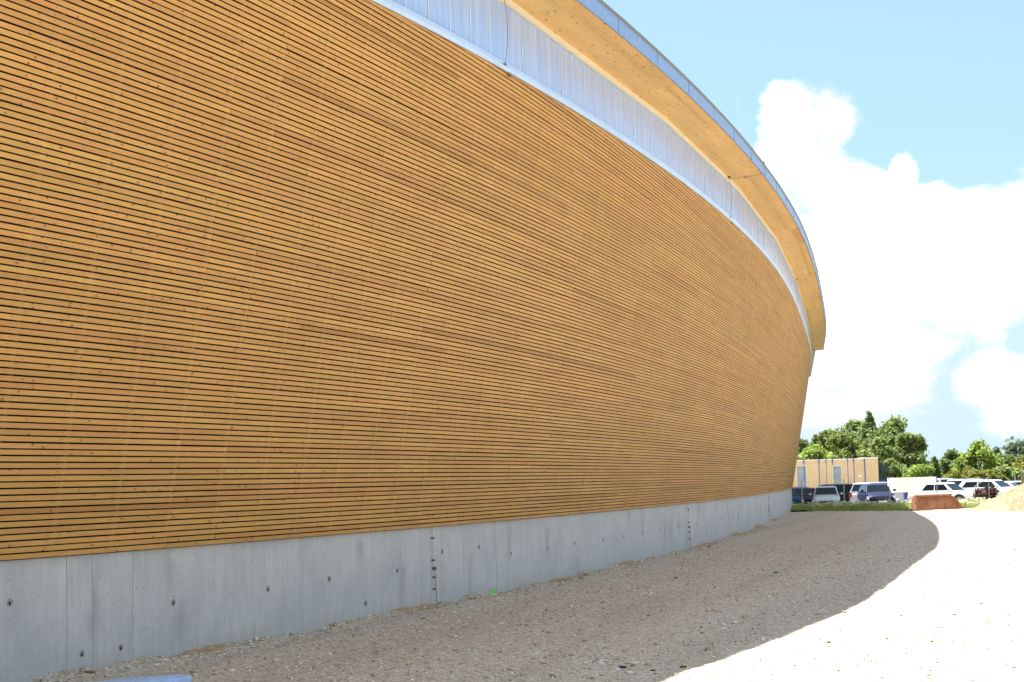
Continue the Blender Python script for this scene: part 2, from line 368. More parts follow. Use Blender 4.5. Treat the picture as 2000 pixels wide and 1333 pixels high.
# formwork tie holes: recess shade painted as a darker raised ring and black disc
M_cup_shade = simple('tie_cup_shade', (.25, .235, .215), .8); M_bore_shade = simple('tie_bore_shade', (.01, .01, .01), .95, spec=0)
ties = [(-3.1, .56), (-1.6, .72), (-.4, .72), (2.1, .54), (.6, .18), (1.2, .18), (4.0, .55), (5.5, .57), (6.5, .21), (7.5, .56), (9.1, .73), (10.6, .73), (12.1, .57), (14.1, .56), (15.8, .58), (17.9, .56), (19.6, .57), (21.5, .57), (23.4, .57), (25.6, .57), (28.4, .57), (30.6, .56), (33.1, .56), (35.0, .57), (37.7, .57), (41., .57), (45, .57)]
for s_, z_ in ties:
    mb = MB(); x, y, p = base(s_); n = Vector((math.cos(p), -math.sin(p), 0)); t = Vector((math.sin(p), math.cos(p), 0)); c0 = wo(s_, z_, .0025)
    R1, R2 = .035, .014; N = 16; off = t * -.006 + Vector((0, 0, -.007))
    o1 = [c0 + (t * math.cos(2 * math.pi * k / N) + Vector((0, 0, 1)) * math.sin(2 * math.pi * k / N)) * R1 for k in range(N)]
    o2 = [c0 + off + n * .0015 + (t * math.cos(2 * math.pi * k / N) + Vector((0, 0, 1)) * math.sin(2 * math.pi * k / N)) * R2 for k in range(N)]
    o3 = [q + n * .004 + (q - c0) * -.12 for q in o1]
    for k in range(N):
        mb.face([o1[k], o1[(k + 1) % N], o3[(k + 1) % N], o3[k]]); mb.face([o3[k], o3[(k + 1) % N], o2[(k + 1) % N], o2[k]])
    mb.face(o2, mi=1)
    part(mb, 'tie_hole', [M_cup_shade, M_bore_shade])
M_spray = simple('green_marker_paint', (.16, .62, .10), .7)
for s_, w_, z0, z1 in ((11.2, .28, -.01, .075), (17.0, .12, .0, .06), (-2.0, .0, 0, 0)):
    if w_:
        mb = MB(); N = 8; q = np.linspace(s_ - w_ / 2, s_ + w_ / 2, N)
        for a, b_ in zip(q, q[1:]): mb.face([wo(a, z0, .0035), wo(b_, z0, .0035), wo(b_, z1 + .012 * math.sin(b_ * 40), .0035), wo(a, z1 + .012 * math.sin(a * 40), .0035)])
        part(mb, 'paint_mark', M_spray)

# aluminium sill between boarding and glazing
mb = MB()
SIL = .115
strip(mb, lambda s: wp(s, float(ZC(s)) - .002, .070), lambda s: wp(s, float(ZC(s)) + .055, .074), S0, S1, 1.)
strip(mb, lambda s: wp(s, float(ZC(s)) + .055, .074), lambda s: wp(s, float(ZC(s)) + .062, .050), S0, S1, 1.)
strip(mb, lambda s: wp(s, float(ZC(s)) + .062, .050), lambda s: wp(s, float(ZC(s)) + SIL, .045), S0, S1, 1.)
strip(mb, lambda s: wp(s, float(ZC(s)) + SIL, .045), lambda s: wp(s, float(ZC(s)) + SIL + .004, -.05), S0, S1, 1.)
strip(mb, lambda s: wp(s, float(ZC(s)) - .002, .0), lambda s: wp(s, float(ZC(s)) - .002, .070), S0, S1, 1.)
part(mb, 'sill_flashing', M_alu)
# translucent glazing band in straight facets, multiwall sheet with standing seams
m, nt, b = material('multiwall_sheet'); M_poly = m
uv = nt.new('ShaderNodeUVMap').outputs[0]; u, v, _ = nt.sep(uv)
rib = nt.math('SINE', nt.math('MULTIPLY', u, 2 * math.pi / .032)); n_ = nt.noise(nt.xyz(nt.math('MULTIPLY', u, 4.), nt.math('MULTIPLY', v, .3), 0.), 1.5, 3, .5)
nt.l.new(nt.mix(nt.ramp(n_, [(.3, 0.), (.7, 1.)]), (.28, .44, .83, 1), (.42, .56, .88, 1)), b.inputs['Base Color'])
b.inputs['Roughness'].default_value = .16; b.inputs['Specular IOR Level'].default_value = .75; b.inputs['Transmission Weight'].default_value = .12; b.inputs['IOR'].default_value = 1.5
bn = nt.new('ShaderNodeBump'); bn.inputs['Strength'].default_value = .10; bn.inputs['Distance'].default_value = .004; nt.l.new(nt.math('ADD', rib, nt.math('MULTIPLY', n_, 2.)), bn.inputs['Height']); nt.l.new(bn.outputs[0], b.inputs['Normal'])
M_seam = simple('sheet_seam', (.72, .77, .85), .25)
KINK = [-30, -20.5, -11, -1, 9.0, 19.0, 28.8, 39.5, 51.6, 65.4, 78, 91, 104]
def gl(s): s = float(s); return wp(s, float(ZC(s)) + SIL - .01, .010)
def gt(s): s = float(s); return wo(s, float(ZSI(s)), float(dSI(s)))
def lin(f, s, a, b): return f(a).lerp(f(b), (s - a) / (b - a))
for a, b_ in zip(KINK, KINK[1:]):
    n = max(1, int(round((b_ - a) / .655))); q = np.linspace(a, b_, n + 1)
    B0 = lambda s: lin(gl, s, a, b_); T0 = lambda s: lin(gt, s, a, b_)
    tdir = (B0(b_) - B0(a)).normalized(); nd = tdir.cross((T0(a) - B0(a)).normalized()).normalized()
    if nd.dot(Vector((math.cos(base(a)[2]), -math.sin(base(a)[2]), 0))) < 0: nd = -nd
    up = (T0(a) - B0(a)).normalized(); FR = .10
    mb = MB()
    for s0_, s1_ in zip(q, q[1:]):
        s0_, s1_ = float(s0_), float(s1_)
        e = nd * float(rng.normal(0, .0012))
        mb.face([B0(s0_) + e, B0(s1_) + e, T0(s1_), T0(s0_)], [(s0_, 0), (s1_, 0), (s1_, 1), (s0_, 1)])
    g = part(mb, 'glazing_panel', M_poly)
    mb = MB()
    for s_ in q[1:-1]:
        s_ = float(s_); h = tdir * .008; A, B = B0(s_), T0(s_)
        mb.hexa([A - h + nd * .002, A + h + nd * .002, A + h + nd * .006, A - h + nd * .006, B - h + nd * .002, B + h + nd * .002, B + h + nd * .006, B - h + nd * .006])
        mb.v = [tuple(hall_inv @ Vector(p)) for p in mb.v]; mb.build('seam_strip', M_seam, g); mb = MB()
    mb = MB()                                          # pale closing strip under the soffit
    A, B = T0(a), T0(b_)
    mb.hexa([A - up * FR + nd * .004, B - up * FR + nd * .004, B - up * FR + nd * .035, A - up * FR + nd * .035, A + nd * .004, B + nd * .004, B + nd * .035, A + nd * .035])
    mb.hexa([A - up * (FR + .018) + nd * .006, B - up * (FR + .018) + nd * .006, B - up * (FR + .018) + nd * .055, A - up * (FR + .018) + nd * .055,
             A - up * (FR + .002) + nd * .006, B - up * (FR + .002) + nd * .006, B - up * (FR + .002) + nd * .055, A - up * (FR + .002) + nd * .055])
    part(mb, 'top_frame', M_frame)
mb = MB(); strip(mb, lambda s: wo(s, float(ZC(s)), 1.0), lambda s: wo(s, float(ZSI(s)) + .1, .9), S0, S1, 2.); part(mb, 'glazing_liner', simple('liner_cloth', (.5, .52, .55), .9))

# soffit panels (cross-laminated timber), fascia, roof: the overhang stops at OE
OE = 85.0; OT = 77.5
def inner(s):
    for a, b_ in zip(KINK, KINK[1:]):
        if a <= s <= b_ + 1e-6: return lin(gt, s, a, b_)
    return gt(s)
def outer(s, zf=ZSO, extra=0.):
    s = float(s)
    if s <= OT: return wo(s, float(zf(s)), float(dSO(s)) + extra)
    p = wo(OT, float(zf(s)), float(dSO(OT)) + extra); ph_ = base(OT)[2] - .012
    return p + Vector((math.sin(ph_), math.cos(ph_), 0)) * (s - OT)
seams_s = [-30, -22, -14.5, -7, 1.8, 10.0, 16.2, 27.2, 37.8, 51.0, 60, 70, 82.0, OE]
for a, b_ in zip(seams_s, seams_s[1:]):
    mb = MB(); NP = 6; q = np.linspace(a + .006, b_ - .006, max(2, int((b_ - a) / 1.2)) + 1)
    vs = np.concatenate([[0], np.sort(np.linspace(0, 1, NP + 1)[1:-1] + rng.uniform(-.04, .04, NP - 1)), [1]])
    for k in range(NP):
        cuts = [float(q[0])] + ([float(rng.uniform(q[0] + .5, q[-1] - .5))] if q[-1] - q[0] > 3 and rng.random() < .5 else []) + [float(q[-1])]
        for c0_, c1_ in zip(cuts, cuts[1:]):
            tint = float(rng.random() ** 1.5 * .75) if rng.random() > .1 else float(rng.uniform(.85, .95)); se = float(rng.random())
            qq = np.linspace(c0_, c1_, max(1, int((c1_ - c0_) / 1.2)) + 1)
            for s0_, s1_ in zip(qq, qq[1:]):
                s0_, s1_ = float(s0_), float(s1_)
                f = lambda s, t: inner(s).lerp(outer(s), t)
                mb.face([f(s0_, vs[k]), f(s1_, vs[k]), f(s1_, vs[k + 1]), f(s0_, vs[k + 1])], [(s0_, vs[k] * .82), (s1_, vs[k] * .82), (s1_, vs[k + 1] * .82), (s0_, vs[k + 1] * .82)], tint=tint, seed=se)
    for s_ in (float(q[0]), float(q[-1])):
        up_ = Vector((0, 0, .09)); mb.face([inner(s_), outer(s_), outer(s_) + up_, inner(s_) + up_], [(s_, 0)] * 4, tint=.5, seed=.3)
    part(mb, 'soffit_panel', M_soff)
# dark backing over the seams, and the butt-end board of the overhang
mb = MB(); strip(mb, lambda s: inner(float(s)) + Vector((0, 0, .06)), lambda s: outer(float(s)) + Vector((0, 0, .06)), S0, OE - .02, 1.2); part(mb, 'soffit_backing', M_membrane)
ze = Vector((0, 0, 1)); mb = MB(); A, B = wo(OE, float(ZSI(OE)), .4), outer(OE); ed = Vector((math.sin(base(OE)[2]), math.cos(base(OE)[2]), 0))
mb.hexa([A + ed * .0, B, B + ed * .04, A + ed * .04, A + ze * .26, B + ze * .26, B + ze * .26 + ed * .04, A + ze * .26 + ed * .04]); part(mb, 'overhang_end_board', M_soff)
# galvanised fascia in sheets with small standing laps
fs = [-30 + 2.62 * k for k in range(0, 44)] + [OE + .02]
fs = [f for f in fs if f <= OE + .05]
for a, b_ in zip(fs, fs[1:]):
    mb = MB(); e = .002 if (int(a * 10) % 2) else 0.
    strip(mb, lambda s: outer(s, ZSO, .022 + e) - ze * .012, lambda s: outer(s, ZFT, .024 + e), a + .003, b_ - .003, 1.3)
    strip(mb, lambda s: outer(s, ZSO, .0) - ze * .012, lambda s: outer(s, ZSO, .022 + e) - ze * .012, a + .003, b_ - .003, 1.3)
    s_ = b_ - .003; h = .006
    mb.face([outer(s_ - h, ZSO, .032) - ze * .012, outer(s_, ZSO, .032) - ze * .012, outer(s_, ZFT, .032), outer(s_ - h, ZFT, .032)])
    mb.face([outer(s_ - h, ZSO, .032) - ze * .012, outer(s_ - h, ZFT, .032), outer(s_ - h, ZFT, .02), outer(s_ - h, ZSO, .02) - ze * .012])
    part(mb, 'fascia_sheet', M_zinc)
mb = MB(); strip(mb, lambda s: outer(s, ZSO, .012), lambda s: outer(s, ZFT, .012), S0, OE, 1.3); part(mb, 'fascia_core', M_lip)
mb = MB()
q = np.arange(S0, OE + .01, 1.2); mb.tube([outer(float(s), ZFT, .030) + ze * .012 for s in q], .027, 6); part(mb, 'roof_edge_rail', M_lip)
# roof surface, gently domed, and the plain back of the building
back = [Vector((-34., 112., 0)), Vector((-52., 88, 0)), Vector((-56., 50, 0)), Vector((-48., 14, 0)), Vector((-34., -10., 0))]
mb = MB()
front = [outer(float(s), ZFT, .0) + ze * .02 for s in np.arange(S0, OE + .01, 2.5)] + [wo(float(s), float(ZFT(s)) + .02, 1.0) for s in np.arange(OE + 1, S1, 2.5)]
cx = Vector((-20, 55, 9.9))
ringp = front + [Vector((p.x, p.y, 7.6)) for p in back]
for a, b_ in zip(ringp, ringp[1:] + ringp[:1]):
    ma, m2 = a.lerp(cx, .35), b_.lerp(cx, .35); ma.z = a.z * .65 + cx.z * .35 + .10; m2.z = b_.z * .65 + cx.z * .35 + .10
    mb.face([a, b_, m2, ma]); mb.face([ma, m2, cx])
part(mb, 'roof', M_roof)
mb = MB(); seq = [wo(S1, 0, .0)] + back + [wo(S0, 0, .0)]
for a, b_ in zip(seq, seq[1:]):
    mb.face([Vector((a.x, a.y, -.4)), Vector((b_.x, b_.y, -.4)), Vector((b_.x, b_.y, 7.7)), Vector((a.x, a.y, 7.7))], [(0, 0), (20, 0), (20, 7), (0, 7)], tint=.3, seed=.4)
part(mb, 'rear_wall', M_slat)
# steel strut carrying the end of the overhang
mb = MB(); s_ = OE - .9; A = wo(s_, float(ZC(s_)) - .45, LEAN * (float(ZC(s_)) - P0 - .45) + .08); B = inner(s_).lerp(outer(s_), .42); tt = ed * .07; nn_ = Vector((ed.y, -ed.x, 0)) * .09
mb.hexa([A - tt - nn_, A + tt - nn_, A + tt + nn_, A - tt + nn_, B - tt - nn_ * 1.2, B + tt - nn_ * 1.2, B + tt + nn_ * 1.2, B - tt + nn_ * 1.2]); part(mb, 'strut', M_steel)

# lightning conductors: bare wire over plinth and glazing, clamps, soffit run
M_pvc = simple('pale_conduit', (.62, .60, .52), .5)
for ci, (s_, sb) in enumerate(((8.7, 8.75), (27.1, 26.9), (51.0, 51.3))):
    mb = MB(); r = .0052
    mb.tube([wo(s_, P0 - .01, .035), wo(s_ + .01, .55, .035)], .009, 8); mb.tube([wo(s_ + .02, .52, .035), wo(s_ + .06, -.08, .05)], r * 1.2, 8, mi=1)
    zs = float(ZC(sb))
    wob = [gl(sb) + (gt(sb) - gl(sb)) * t + Vector((math.cos(base(sb)[2]), -math.sin(base(sb)[2]), 0)) * (.045 + .03 * math.sin(t * 3.1)) + Vector((math.sin(base(sb)[2]), math.cos(base(sb)[2]), 0)) * (.05 * math.sin(t * 3.0 + .3)) for t in np.linspace(-.03, .97, 12)]
    mb.tube(wob, r, 6, mi=1)
    x, y, p = base(sb); tv = Vector((math.sin(p), math.cos(p), 0)); nv = Vector((math.cos(p), -math.sin(p), 0))
    mb.tube([wob[0], wob[0] + tv * .20 - ze * .01, wob[0] + tv * .21 - ze * .10], r, 6, mi=1)
    I, O = inner(sb + .3), outer(sb + .3)
    if ci: mb.tube([wob[-1], I + nv * .05 - ze * .02, I.lerp(O, .5) - ze * .025, O - ze * .022], r * .8, 6, mi=1); mb.tube([O - ze * .022 + nv * .05, outer(sb + .3, ZFT, .06)], r * .8, 6, mi=1)
    lc = part(mb, 'lightning_conductor', [M_pvc, M_wire])
    def clamp(c, nv=nv, tv=tv, sx=.022, sz=.018, sy=.028):
        q = MB(); ax = [tv * sx, nv * sy, ze * sz]
        P = [c + (ax[0] * i + ax[1] * j + ax[2] * k) for k in (-1, 1) for i, j in ((-1, -1), (1, -1), (1, 1), (-1, 1))]
        P = [hall_inv @ x_ for x_ in P]; q.hexa(P); q.build('clamp', M_clamp, lc, bevel=.004)
    xx, yy, pp = base(s_); nn2 = Vector((math.cos(pp), -math.sin(pp), 0)); tt2 = Vector((math.sin(pp), math.cos(pp), 0))
    for z_ in (.93, .63, .40, .24): clamp(wo(s_ + (.02 if z_ < .5 else 0), z_, .026), nn2, tt2, .015, .012, .022)
    clamp(wo(s_ + .03, .52, .028), nn2, tt2, .02, .02, .024)
    clamp(wob[0] - ze * .005 - tv * .03, sx=.03, sy=.02, sz=.011); clamp(wob[0] + tv * .17 - ze * .115, sx=.03, sy=.02, sz=.011)
    clamp(wob[-1] + ze * .0, sx=.03, sz=.025)
    if ci: clamp(I.lerp(O, .5) - ze * .03, sx=.02, sz=.012); clamp(outer(sb + .3, ZFT, .04) + ze * .02, sx=.05, sz=.03)
# free-standing air terminal on the roof
mb = MB(); A = at(1444, 268, 52.); mb.tube([A - ze * .6, at(1440, 182, 52.)], [.010, .006], 6); part(mb, 'lightning_rod', simple('pale_rod', (.6, .62, .62), .4, metal=.5))

# ---------------------------------------------------------------- ground
def gravel_mat(name, cols, scale=1., fine=31., amp=.6):
    m, nt, b = material(name); P = nt.new('ShaderNodeNewGeometry').outputs['Position']
    v1c = nt.voro(P, fine * scale, out='Color'); v1 = nt.voro(P, fine * scale); v2c = nt.voro(P, fine * 2.6 * scale, out='Color'); v3 = nt.voro(P, fine * .36 * scale); v3c = nt.voro(P, fine * .36 * scale, out='Color')
    n1 = nt.noise(P, .35, 5, .6); n2 = nt.noise(P, 2.5, 5, .65); n3 = nt.noise(P, 9, 4, .7)
    c = nt.ramp(nt.sep(v1c)[0], [(.0, cols[0]), (.25, cols[1]), (.5, cols[2]), (.75, cols[3]), (1., cols[4])])
    c2 = nt.ramp(nt.sep(v2c)[1], [(.0, cols[0]), (.3, cols[1]), (.6, cols[2]), (.85, cols[3]), (1., cols[4])])
    c = nt.mix(.30, c, c2)
    big = nt.math('MULTIPLY', nt.ramp(v3, [(.22, 1.), (.34, 0.)]), nt.ramp(nt.sep(v3c)[0], [(.80, 0.), (.82, 1.)]))
    c = nt.mix(nt.math('MULTIPLY', big, .5), c, nt.ramp(nt.sep(v3c)[1], [(.0, cols[5]), (.35, cols[3]), (1., cols[4])]))
    c = nt.mix(nt.math('MULTIPLY', nt.ramp(n2, [(.45, 0.), (.7, 1.)]), .45), c, (*cols[5], 1))
    c = nt.mix(nt.math('MULTIPLY', nt.ramp(n1, [(.4, 0.), (.65, 1.)]), .35), c, (*cols[6], 1))
    sx_, sy_, _z = nt.sep(P); tr_ = nt.noise(nt.xyz(nt.math('MULTIPLY_ADD', sy_, -.28, nt.math('MULTIPLY', sx_, 1.0)), nt.math('MULTIPLY', sy_, .07), 0.), 1.1, 5, .62)
    c = nt.mix(nt.math('MULTIPLY', nt.ramp(tr_, [(.46, 0.), (.62, 1.)]), .34), c, tuple(x * .66 for x in cols[6]) + (1,))
    gap = nt.ramp(v1, [(.45, 1.), (.7, .55)]); c = nt.mix(1., c, nt.mix(nt.math('SUBTRACT', 1., gap), (1, 1, 1, 1), (.35, .3, .26, 1)), 'MULTIPLY')
    nt.l.new(c, b.inputs['Base Color']); b.inputs['Roughness'].default_value = .85; b.inputs['Specular IOR Level'].default_value = .25
    h = nt.math('ADD', nt.math('MULTIPLY', v1, -.6), nt.math('ADD', nt.math('MULTIPLY', n3, .9), nt.math('MULTIPLY', big, .5)))
    bn = nt.new('ShaderNodeBump'); bn.inputs['Strength'].default_value = amp; bn.inputs['Distance'].default_value = .03; nt.l.new(h, bn.inputs['Height']); nt.l.new(bn.outputs[0], b.inputs['Normal'])
    return m
GC = [(.21, .165, .11), (.46, .39, .295), (.60, .53, .42), (.72, .655, .545), (.87, .83, .74), (.49, .385, .255), (.54, .47, .375)]
M_grav = gravel_mat('limestone_gravel', GC)
def vnoise(x, y, sc_, seed):                          # smooth value noise on a lattice
    r = np.random.default_rng(seed); T = r.random((256, 256)); X = x / sc_ + 1000.5; Y = y / sc_ + 1000.5
    xi = np.floor(X).astype(int); yi = np.floor(Y).astype(int); fx = X - xi; fy = Y - yi; fx = fx * fx * (3 - 2 * fx); fy = fy * fy * (3 - 2 * fy)
    g = lambda a, b: T[a % 256, b % 256]
    return (g(xi, yi) * (1 - fx) + g(xi + 1, yi) * fx) * (1 - fy) + (g(xi, yi + 1) * (1 - fx) + g(xi + 1, yi + 1) * fx) * fy - .5
sample_s = SS[::4]; SXp = CX[::4]; SYp = CY[::4]; SPH = ph[::4]
def wall_dist(x, y):                                  # signed distance outward from plinth face, arc position
    out = np.empty(x.shape); si = np.empty(x.shape)
    for i in range(0, len(x), 20000):
        X, Y = x[i:i + 20000], y[i:i + 20000]; d = (X[:, None] - SXp) ** 2 + (Y[:, None] - SYp) ** 2; k = d.argmin(1)
        out[i:i + 20000] = (X - SXp[k]) * np.cos(SPH[k]) - (Y - SYp[k]) * np.sin(SPH[k]); si[i:i + 20000] = sample_s[k]
    return out, si
def yard_edge(x): return 86.5 - (x - 13.8) * 2.1 if False else np.interp(x, [-60, 13, 15.7, 17.9, 20.5, 22.5, 60], [88, 86.3, 82.4, 79.6, 80.2, 82., 84])
def yard_h(x, y):
    d, s = wall_dist(x, y)
    h = .035 * vnoise(x, y, 2.6, 1) + .022 * vnoise(x, y, .8, 2) + .014 * vnoise(x, y, .27, 3) + .10 * vnoise(x, y, 9., 4) * np.clip((d - 1) / 6, 0, 1)
    heap = np.exp(-np.clip(d, 0, 9) / .22) * np.clip(.02 + .13 * vnoise(s, s * 0, .9, 5) + .05 * vnoise(s, s * 0, .33, 6), 0, .08)
    return h + heap - .02 * np.clip(y - 60, 0, 30) / 30
def grid(xs, ys, hf, keep=None):
    X, Y = np.meshgrid(xs, ys); x, y = X.ravel(), Y.ravel(); z = hf(x, y); V = np.stack([x, y, z], 1)
    nx, ny = len(xs), len(ys); i = (np.arange(ny - 1)[:, None] * nx + np.arange(nx - 1)).ravel(); Fq = np.stack([i, i + 1, i + nx + 1, i + nx], 1)
    return V, Fq
# yard: rows follow depth, finer near the camera
t = np.linspace(0, 1, 520); ys = -8 + 10 * t * 1.6 + 78.0 * t ** 2.1; ys = np.minimum(ys, 86.5)
ys = np.unique(np.round(np.concatenate([np.arange(-14, 8, .5), np.arange(8, 34, .12), np.arange(34, 60, .3), np.arange(60, 87.2, .6)]), 3))
xs = np.unique(np.round(np.concatenate([np.arange(-30, -8, .8), np.arange(-8, 8, .12), np.arange(8, 26, .3), np.arange(26, 70, 2.)]), 3))
def yh(x, y):
    h = yard_h(x, y); e = yard_edge(x) + .6 * vnoise(x, y, 1.3, 9); return np.where(y > e, h - np.clip((y - e) * .6, 0, .5), h)
V, Fq = grid(xs, ys, yh)
yard = npmesh('gravel_yard', V, Fq, M_grav, smooth=True); tag(yard, kind='structure')
# terrain: meadow, car park hollow, land to the horizon
def terr_h(x, y):
    e = yard_edge(x)
    z = np.where(y < e - 2, -.45, np.interp(y - e, [-2, .2, 3, 8, 14, 22, 30, 60, 200], [-.45, -.05, -.02, 0, -.05, -.28, -.5, -.6, -.8]))
    return z + .04 * vnoise(x, y, 1.7, 12) * (y > e) - np.clip((y - 400) / 2600, 0, 1) * 3
m, nt, b = material('meadow_soil'); P = nt.new('ShaderNodeNewGeometry').outputs['Position']
c = nt.mix(nt.ramp(nt.noise(P, .5, 6, .6), [(.35, 0.), (.65, 1.)]), (.07, .10, .025, 1), (.15, .16, .05, 1)); c = nt.mix(nt.ramp(nt.noise(P, 6., 4, .7), [(.5, 0.), (.75, .5)]), c, (.22, .17, .09, 1))
nt.l.new(c, b.inputs['Base Color']); b.inputs['Roughness'].default_value = .95; M_meadow = m
xs2 = np.concatenate([np.linspace(-3000, -70, 16), np.arange(-60, 90, 2.), np.linspace(95, 3000, 18)]); ys2 = np.concatenate([np.linspace(-1500, -30, 8), np.arange(-20, 70, 6.), np.arange(70, 130, 1.), np.arange(130, 320, 8.), np.linspace(330, 4500, 20)])
V, Fq = grid(xs2, ys2, terr_h); ter = npmesh('meadow_ground', V, Fq, M_meadow, smooth=True); tag(ter, kind='structure')
# car park surface: worn pale gravel, a thin sheet over the hollow
M_park = gravel_mat('car_park_gravel', [tuple(x * .85 for x in q) for q in GC], fine=14.)
V, Fq = grid(np.arange(2, 66, 2.), np.concatenate([np.arange(101.2, 130, 1.5), [131, 133]]), lambda x, y: terr_h(x, y) + .03); o = npmesh('car_park', V, Fq, M_park, smooth=True); tag(o, kind='structure')

# loose stones, thrown over the near yard
def stones(n, xr, yr, size, seed, dens=None, name='loose_gravel', mat=None):
    r = np.random.default_rng(seed); x = r.uniform(*xr, n); 
    y = yr[0] + (yr[1] - yr[0]) * r.random(n) ** (1.7 if dens is None else dens)
    d, s = wall_dist(x, y); k = (d > .02) & (np.abs(x) < 9 + y * .34); x, y = x[k], y[k]; n = len(x)
    sz = size * np.exp(r.normal(0, .42, n)); sz = np.clip(sz, size * .4, size * 3.0)
    O = np.array([(1, 0, 0), (0, 1, 0), (-1, 0, 0), (0, -1, 0), (0, 0, 1), (0, 0, -1)], float)
    V = O[None] * (1 + r.normal(0, .22, (n, 6, 1))) + r.normal(0, .12, (n, 6, 3)); V *= np.stack([r.uniform(.7, 1.3, n), r.uniform(.5, 1., n), r.uniform(.25, .6, n)], 1)[:, None] * sz[:, None, None]
    a = r.uniform(0, 6.28, n); ca, sa = np.cos(a)[:, None], np.sin(a)[:, None]; X = V[..., 0] * ca - V[..., 1] * sa; Y = V[..., 0] * sa + V[..., 1] * ca
    tl = r.normal(0, .3, n)[:, None]; Z = V[..., 2] + X * tl
    z = yard_h(x, y); V = np.stack([X + x[:, None], Y + y[:, None], Z + (z + sz * .12)[:, None]], 2).reshape(-1, 3)
    T = np.array([(0, 1, 4), (1, 2, 4), (2, 3, 4), (3, 0, 4), (1, 0, 5), (2, 1, 5), (3, 2, 5), (0, 3, 5)])
    Fq = (T[None] + (np.arange(n) * 6)[:, None, None]).reshape(-1, 3)
    tn = np.repeat(r.random(n), 8); o = npmesh(name, V, Fq, mat, attrs={'tint': tn}); return o
m, nt, b = material('stone_chips'); ti = nt.new('ShaderNodeAttribute', attribute_name='tint').outputs['Fac']; P = nt.new('ShaderNodeNewGeometry').outputs['Position']
c = nt.ramp(ti, [(.0, (.17, .115, .07)), (.10, (.38, .27, .15)), (.3, (.55, .45, .31)), (.5, (.68, .58, .43)), (.75, (.84, .79, .66)), (.97, (.88, .87, .82)), (1., (.42, .22, .08))])
c = nt.mix(nt.math('MULTIPLY', nt.noise(P, 55., 3, .6), .35), c, (.34, .27, .19, 1)); nt.l.new(c, b.inputs['Base Color']); b.inputs['Roughness'].default_value = .85; M_stone = m
tag(stones(52000, (-9, 13), (9, 42), .0150, 3, mat=M_stone), kind='stuff', label='scattered pale limestone chips lying on the gravel yard', cat='gravel')
tag(stones(1800, (-9, 14), (8, 45), .019, 5, mat=M_stone, name='coarse_gravel'), kind='stuff', label='coarser broken limestone pieces strewn over the yard', cat='gravel')
# coarse rubble gathered along the foot of the plinth
def foot_stones():
    r = np.random.default_rng(21); n = 3600; s = -6 + 50 * r.random(n) ** 1.4; d = .03 + np.abs(r.normal(0, .16, n)); x, y, p = np.interp(s, SS, CX), np.interp(s, SS, CY), np.interp(s, SS, ph)
    X0, Y0 = x + np.cos(p) * d, y - np.sin(p) * d; sz = np.clip(.011 * np.exp(r.normal(0, .5, n)), .005, .045)
    O = np.array([(1, 0, 0), (0, 1, 0), (-1, 0, 0), (0, -1, 0), (0, 0, 1), (0, 0, -1)], float)
    V = (O[None] * (1 + r.normal(0, .25, (n, 6, 1))) + r.normal(0, .12, (n, 6, 3))) * np.array([1.2, .9, .6]) * sz[:, None, None]
    z = yard_h(X0, Y0) + sz * .2; V = (V + np.stack([X0, Y0, z], 1)[:, None]).reshape(-1, 3)
    T = np.array([(0, 1, 4), (1, 2, 4), (2, 3, 4), (3, 0, 4), (1, 0, 5), (2, 1, 5), (3, 2, 5), (0, 3, 5)]); Fq = (T[None] + (np.arange(n) * 6)[:, None, None]).reshape(-1, 3)
    return npmesh('foot_rubble', V, Fq, M_stone, attrs={'tint': np.repeat(r.random(n) * .7, 8)})
tag(foot_stones(), kind='stuff', label='small limestone rubble gathered along the foot of the concrete plinth', cat='rubble')
# brown soil heaps pushed against the plinth
M_soil = simple('brown_loam', (.40, .285, .175), .95, spec=.1, var=.35, vs=14., bump=.6, bs=30.)
soil_heaps = [(2.6, 1.5, .06, 'nearest low brown soil heap, beyond the blue board end'), (8.0, 1.6, .09, 'brown soil heap at the foot of the nearest conductor'),
              (14.6, 1.8, .07, 'long flat brown soil heap between the two green paint marks'), (19.6, 1.9, .11, 'rust-brown soil heap at the plinth foot past the green dot'), (29.3, 2.2, .12, 'brown soil heap just beyond the second conductor'), (36.5, 2.8, .13, 'far brown soil heap along the plinth'), (44.5, 3.0, .12, 'farther brown soil heap before the third conductor'), (54, 3.5, .10, 'farthest brown soil heap by the plinth end')]
for s_, L, hh, lab in soil_heaps:
    n1_, n2_ = 22, 8; r = np.random.default_rng(int(s_ * 10)); s2 = np.linspace(s_ - L / 2, s_ + L / 2, n1_); vv = []
    for a in s2:
        x, y, p = base(a); e = math.sqrt(max(0, 1 - ((a - s_) / (L / 2)) ** 2))
        for j in range(n2_):
            d = -.02 + j / (n2_ - 1) * (.42 * e + .03); X, Y = x + math.cos(p) * d, y - math.sin(p) * d
            q = max(0, 1 - d / (.42 * e + .011)); z = float(yard_h(np.array([X]), np.array([Y]))[0]) - .015 + (.55 * hh * e * q ** 1.3) * (1 + r.normal(0, .18)); vv.append((X, Y, z))
    i = (np.arange(n1_ - 1)[:, None] * n2_ + np.arange(n2_ - 1)).ravel(); Fq = np.stack([i, i + 1, i + n2_ + 1, i + n2_], 1)
    V = np.array(vv); c = V.mean(0); o = npmesh('soil_heap', V - c, Fq, M_soil, smooth=True); o.location = c; tag(o, lab, 'soil heap', 'brown soil heaps along the plinth foot')

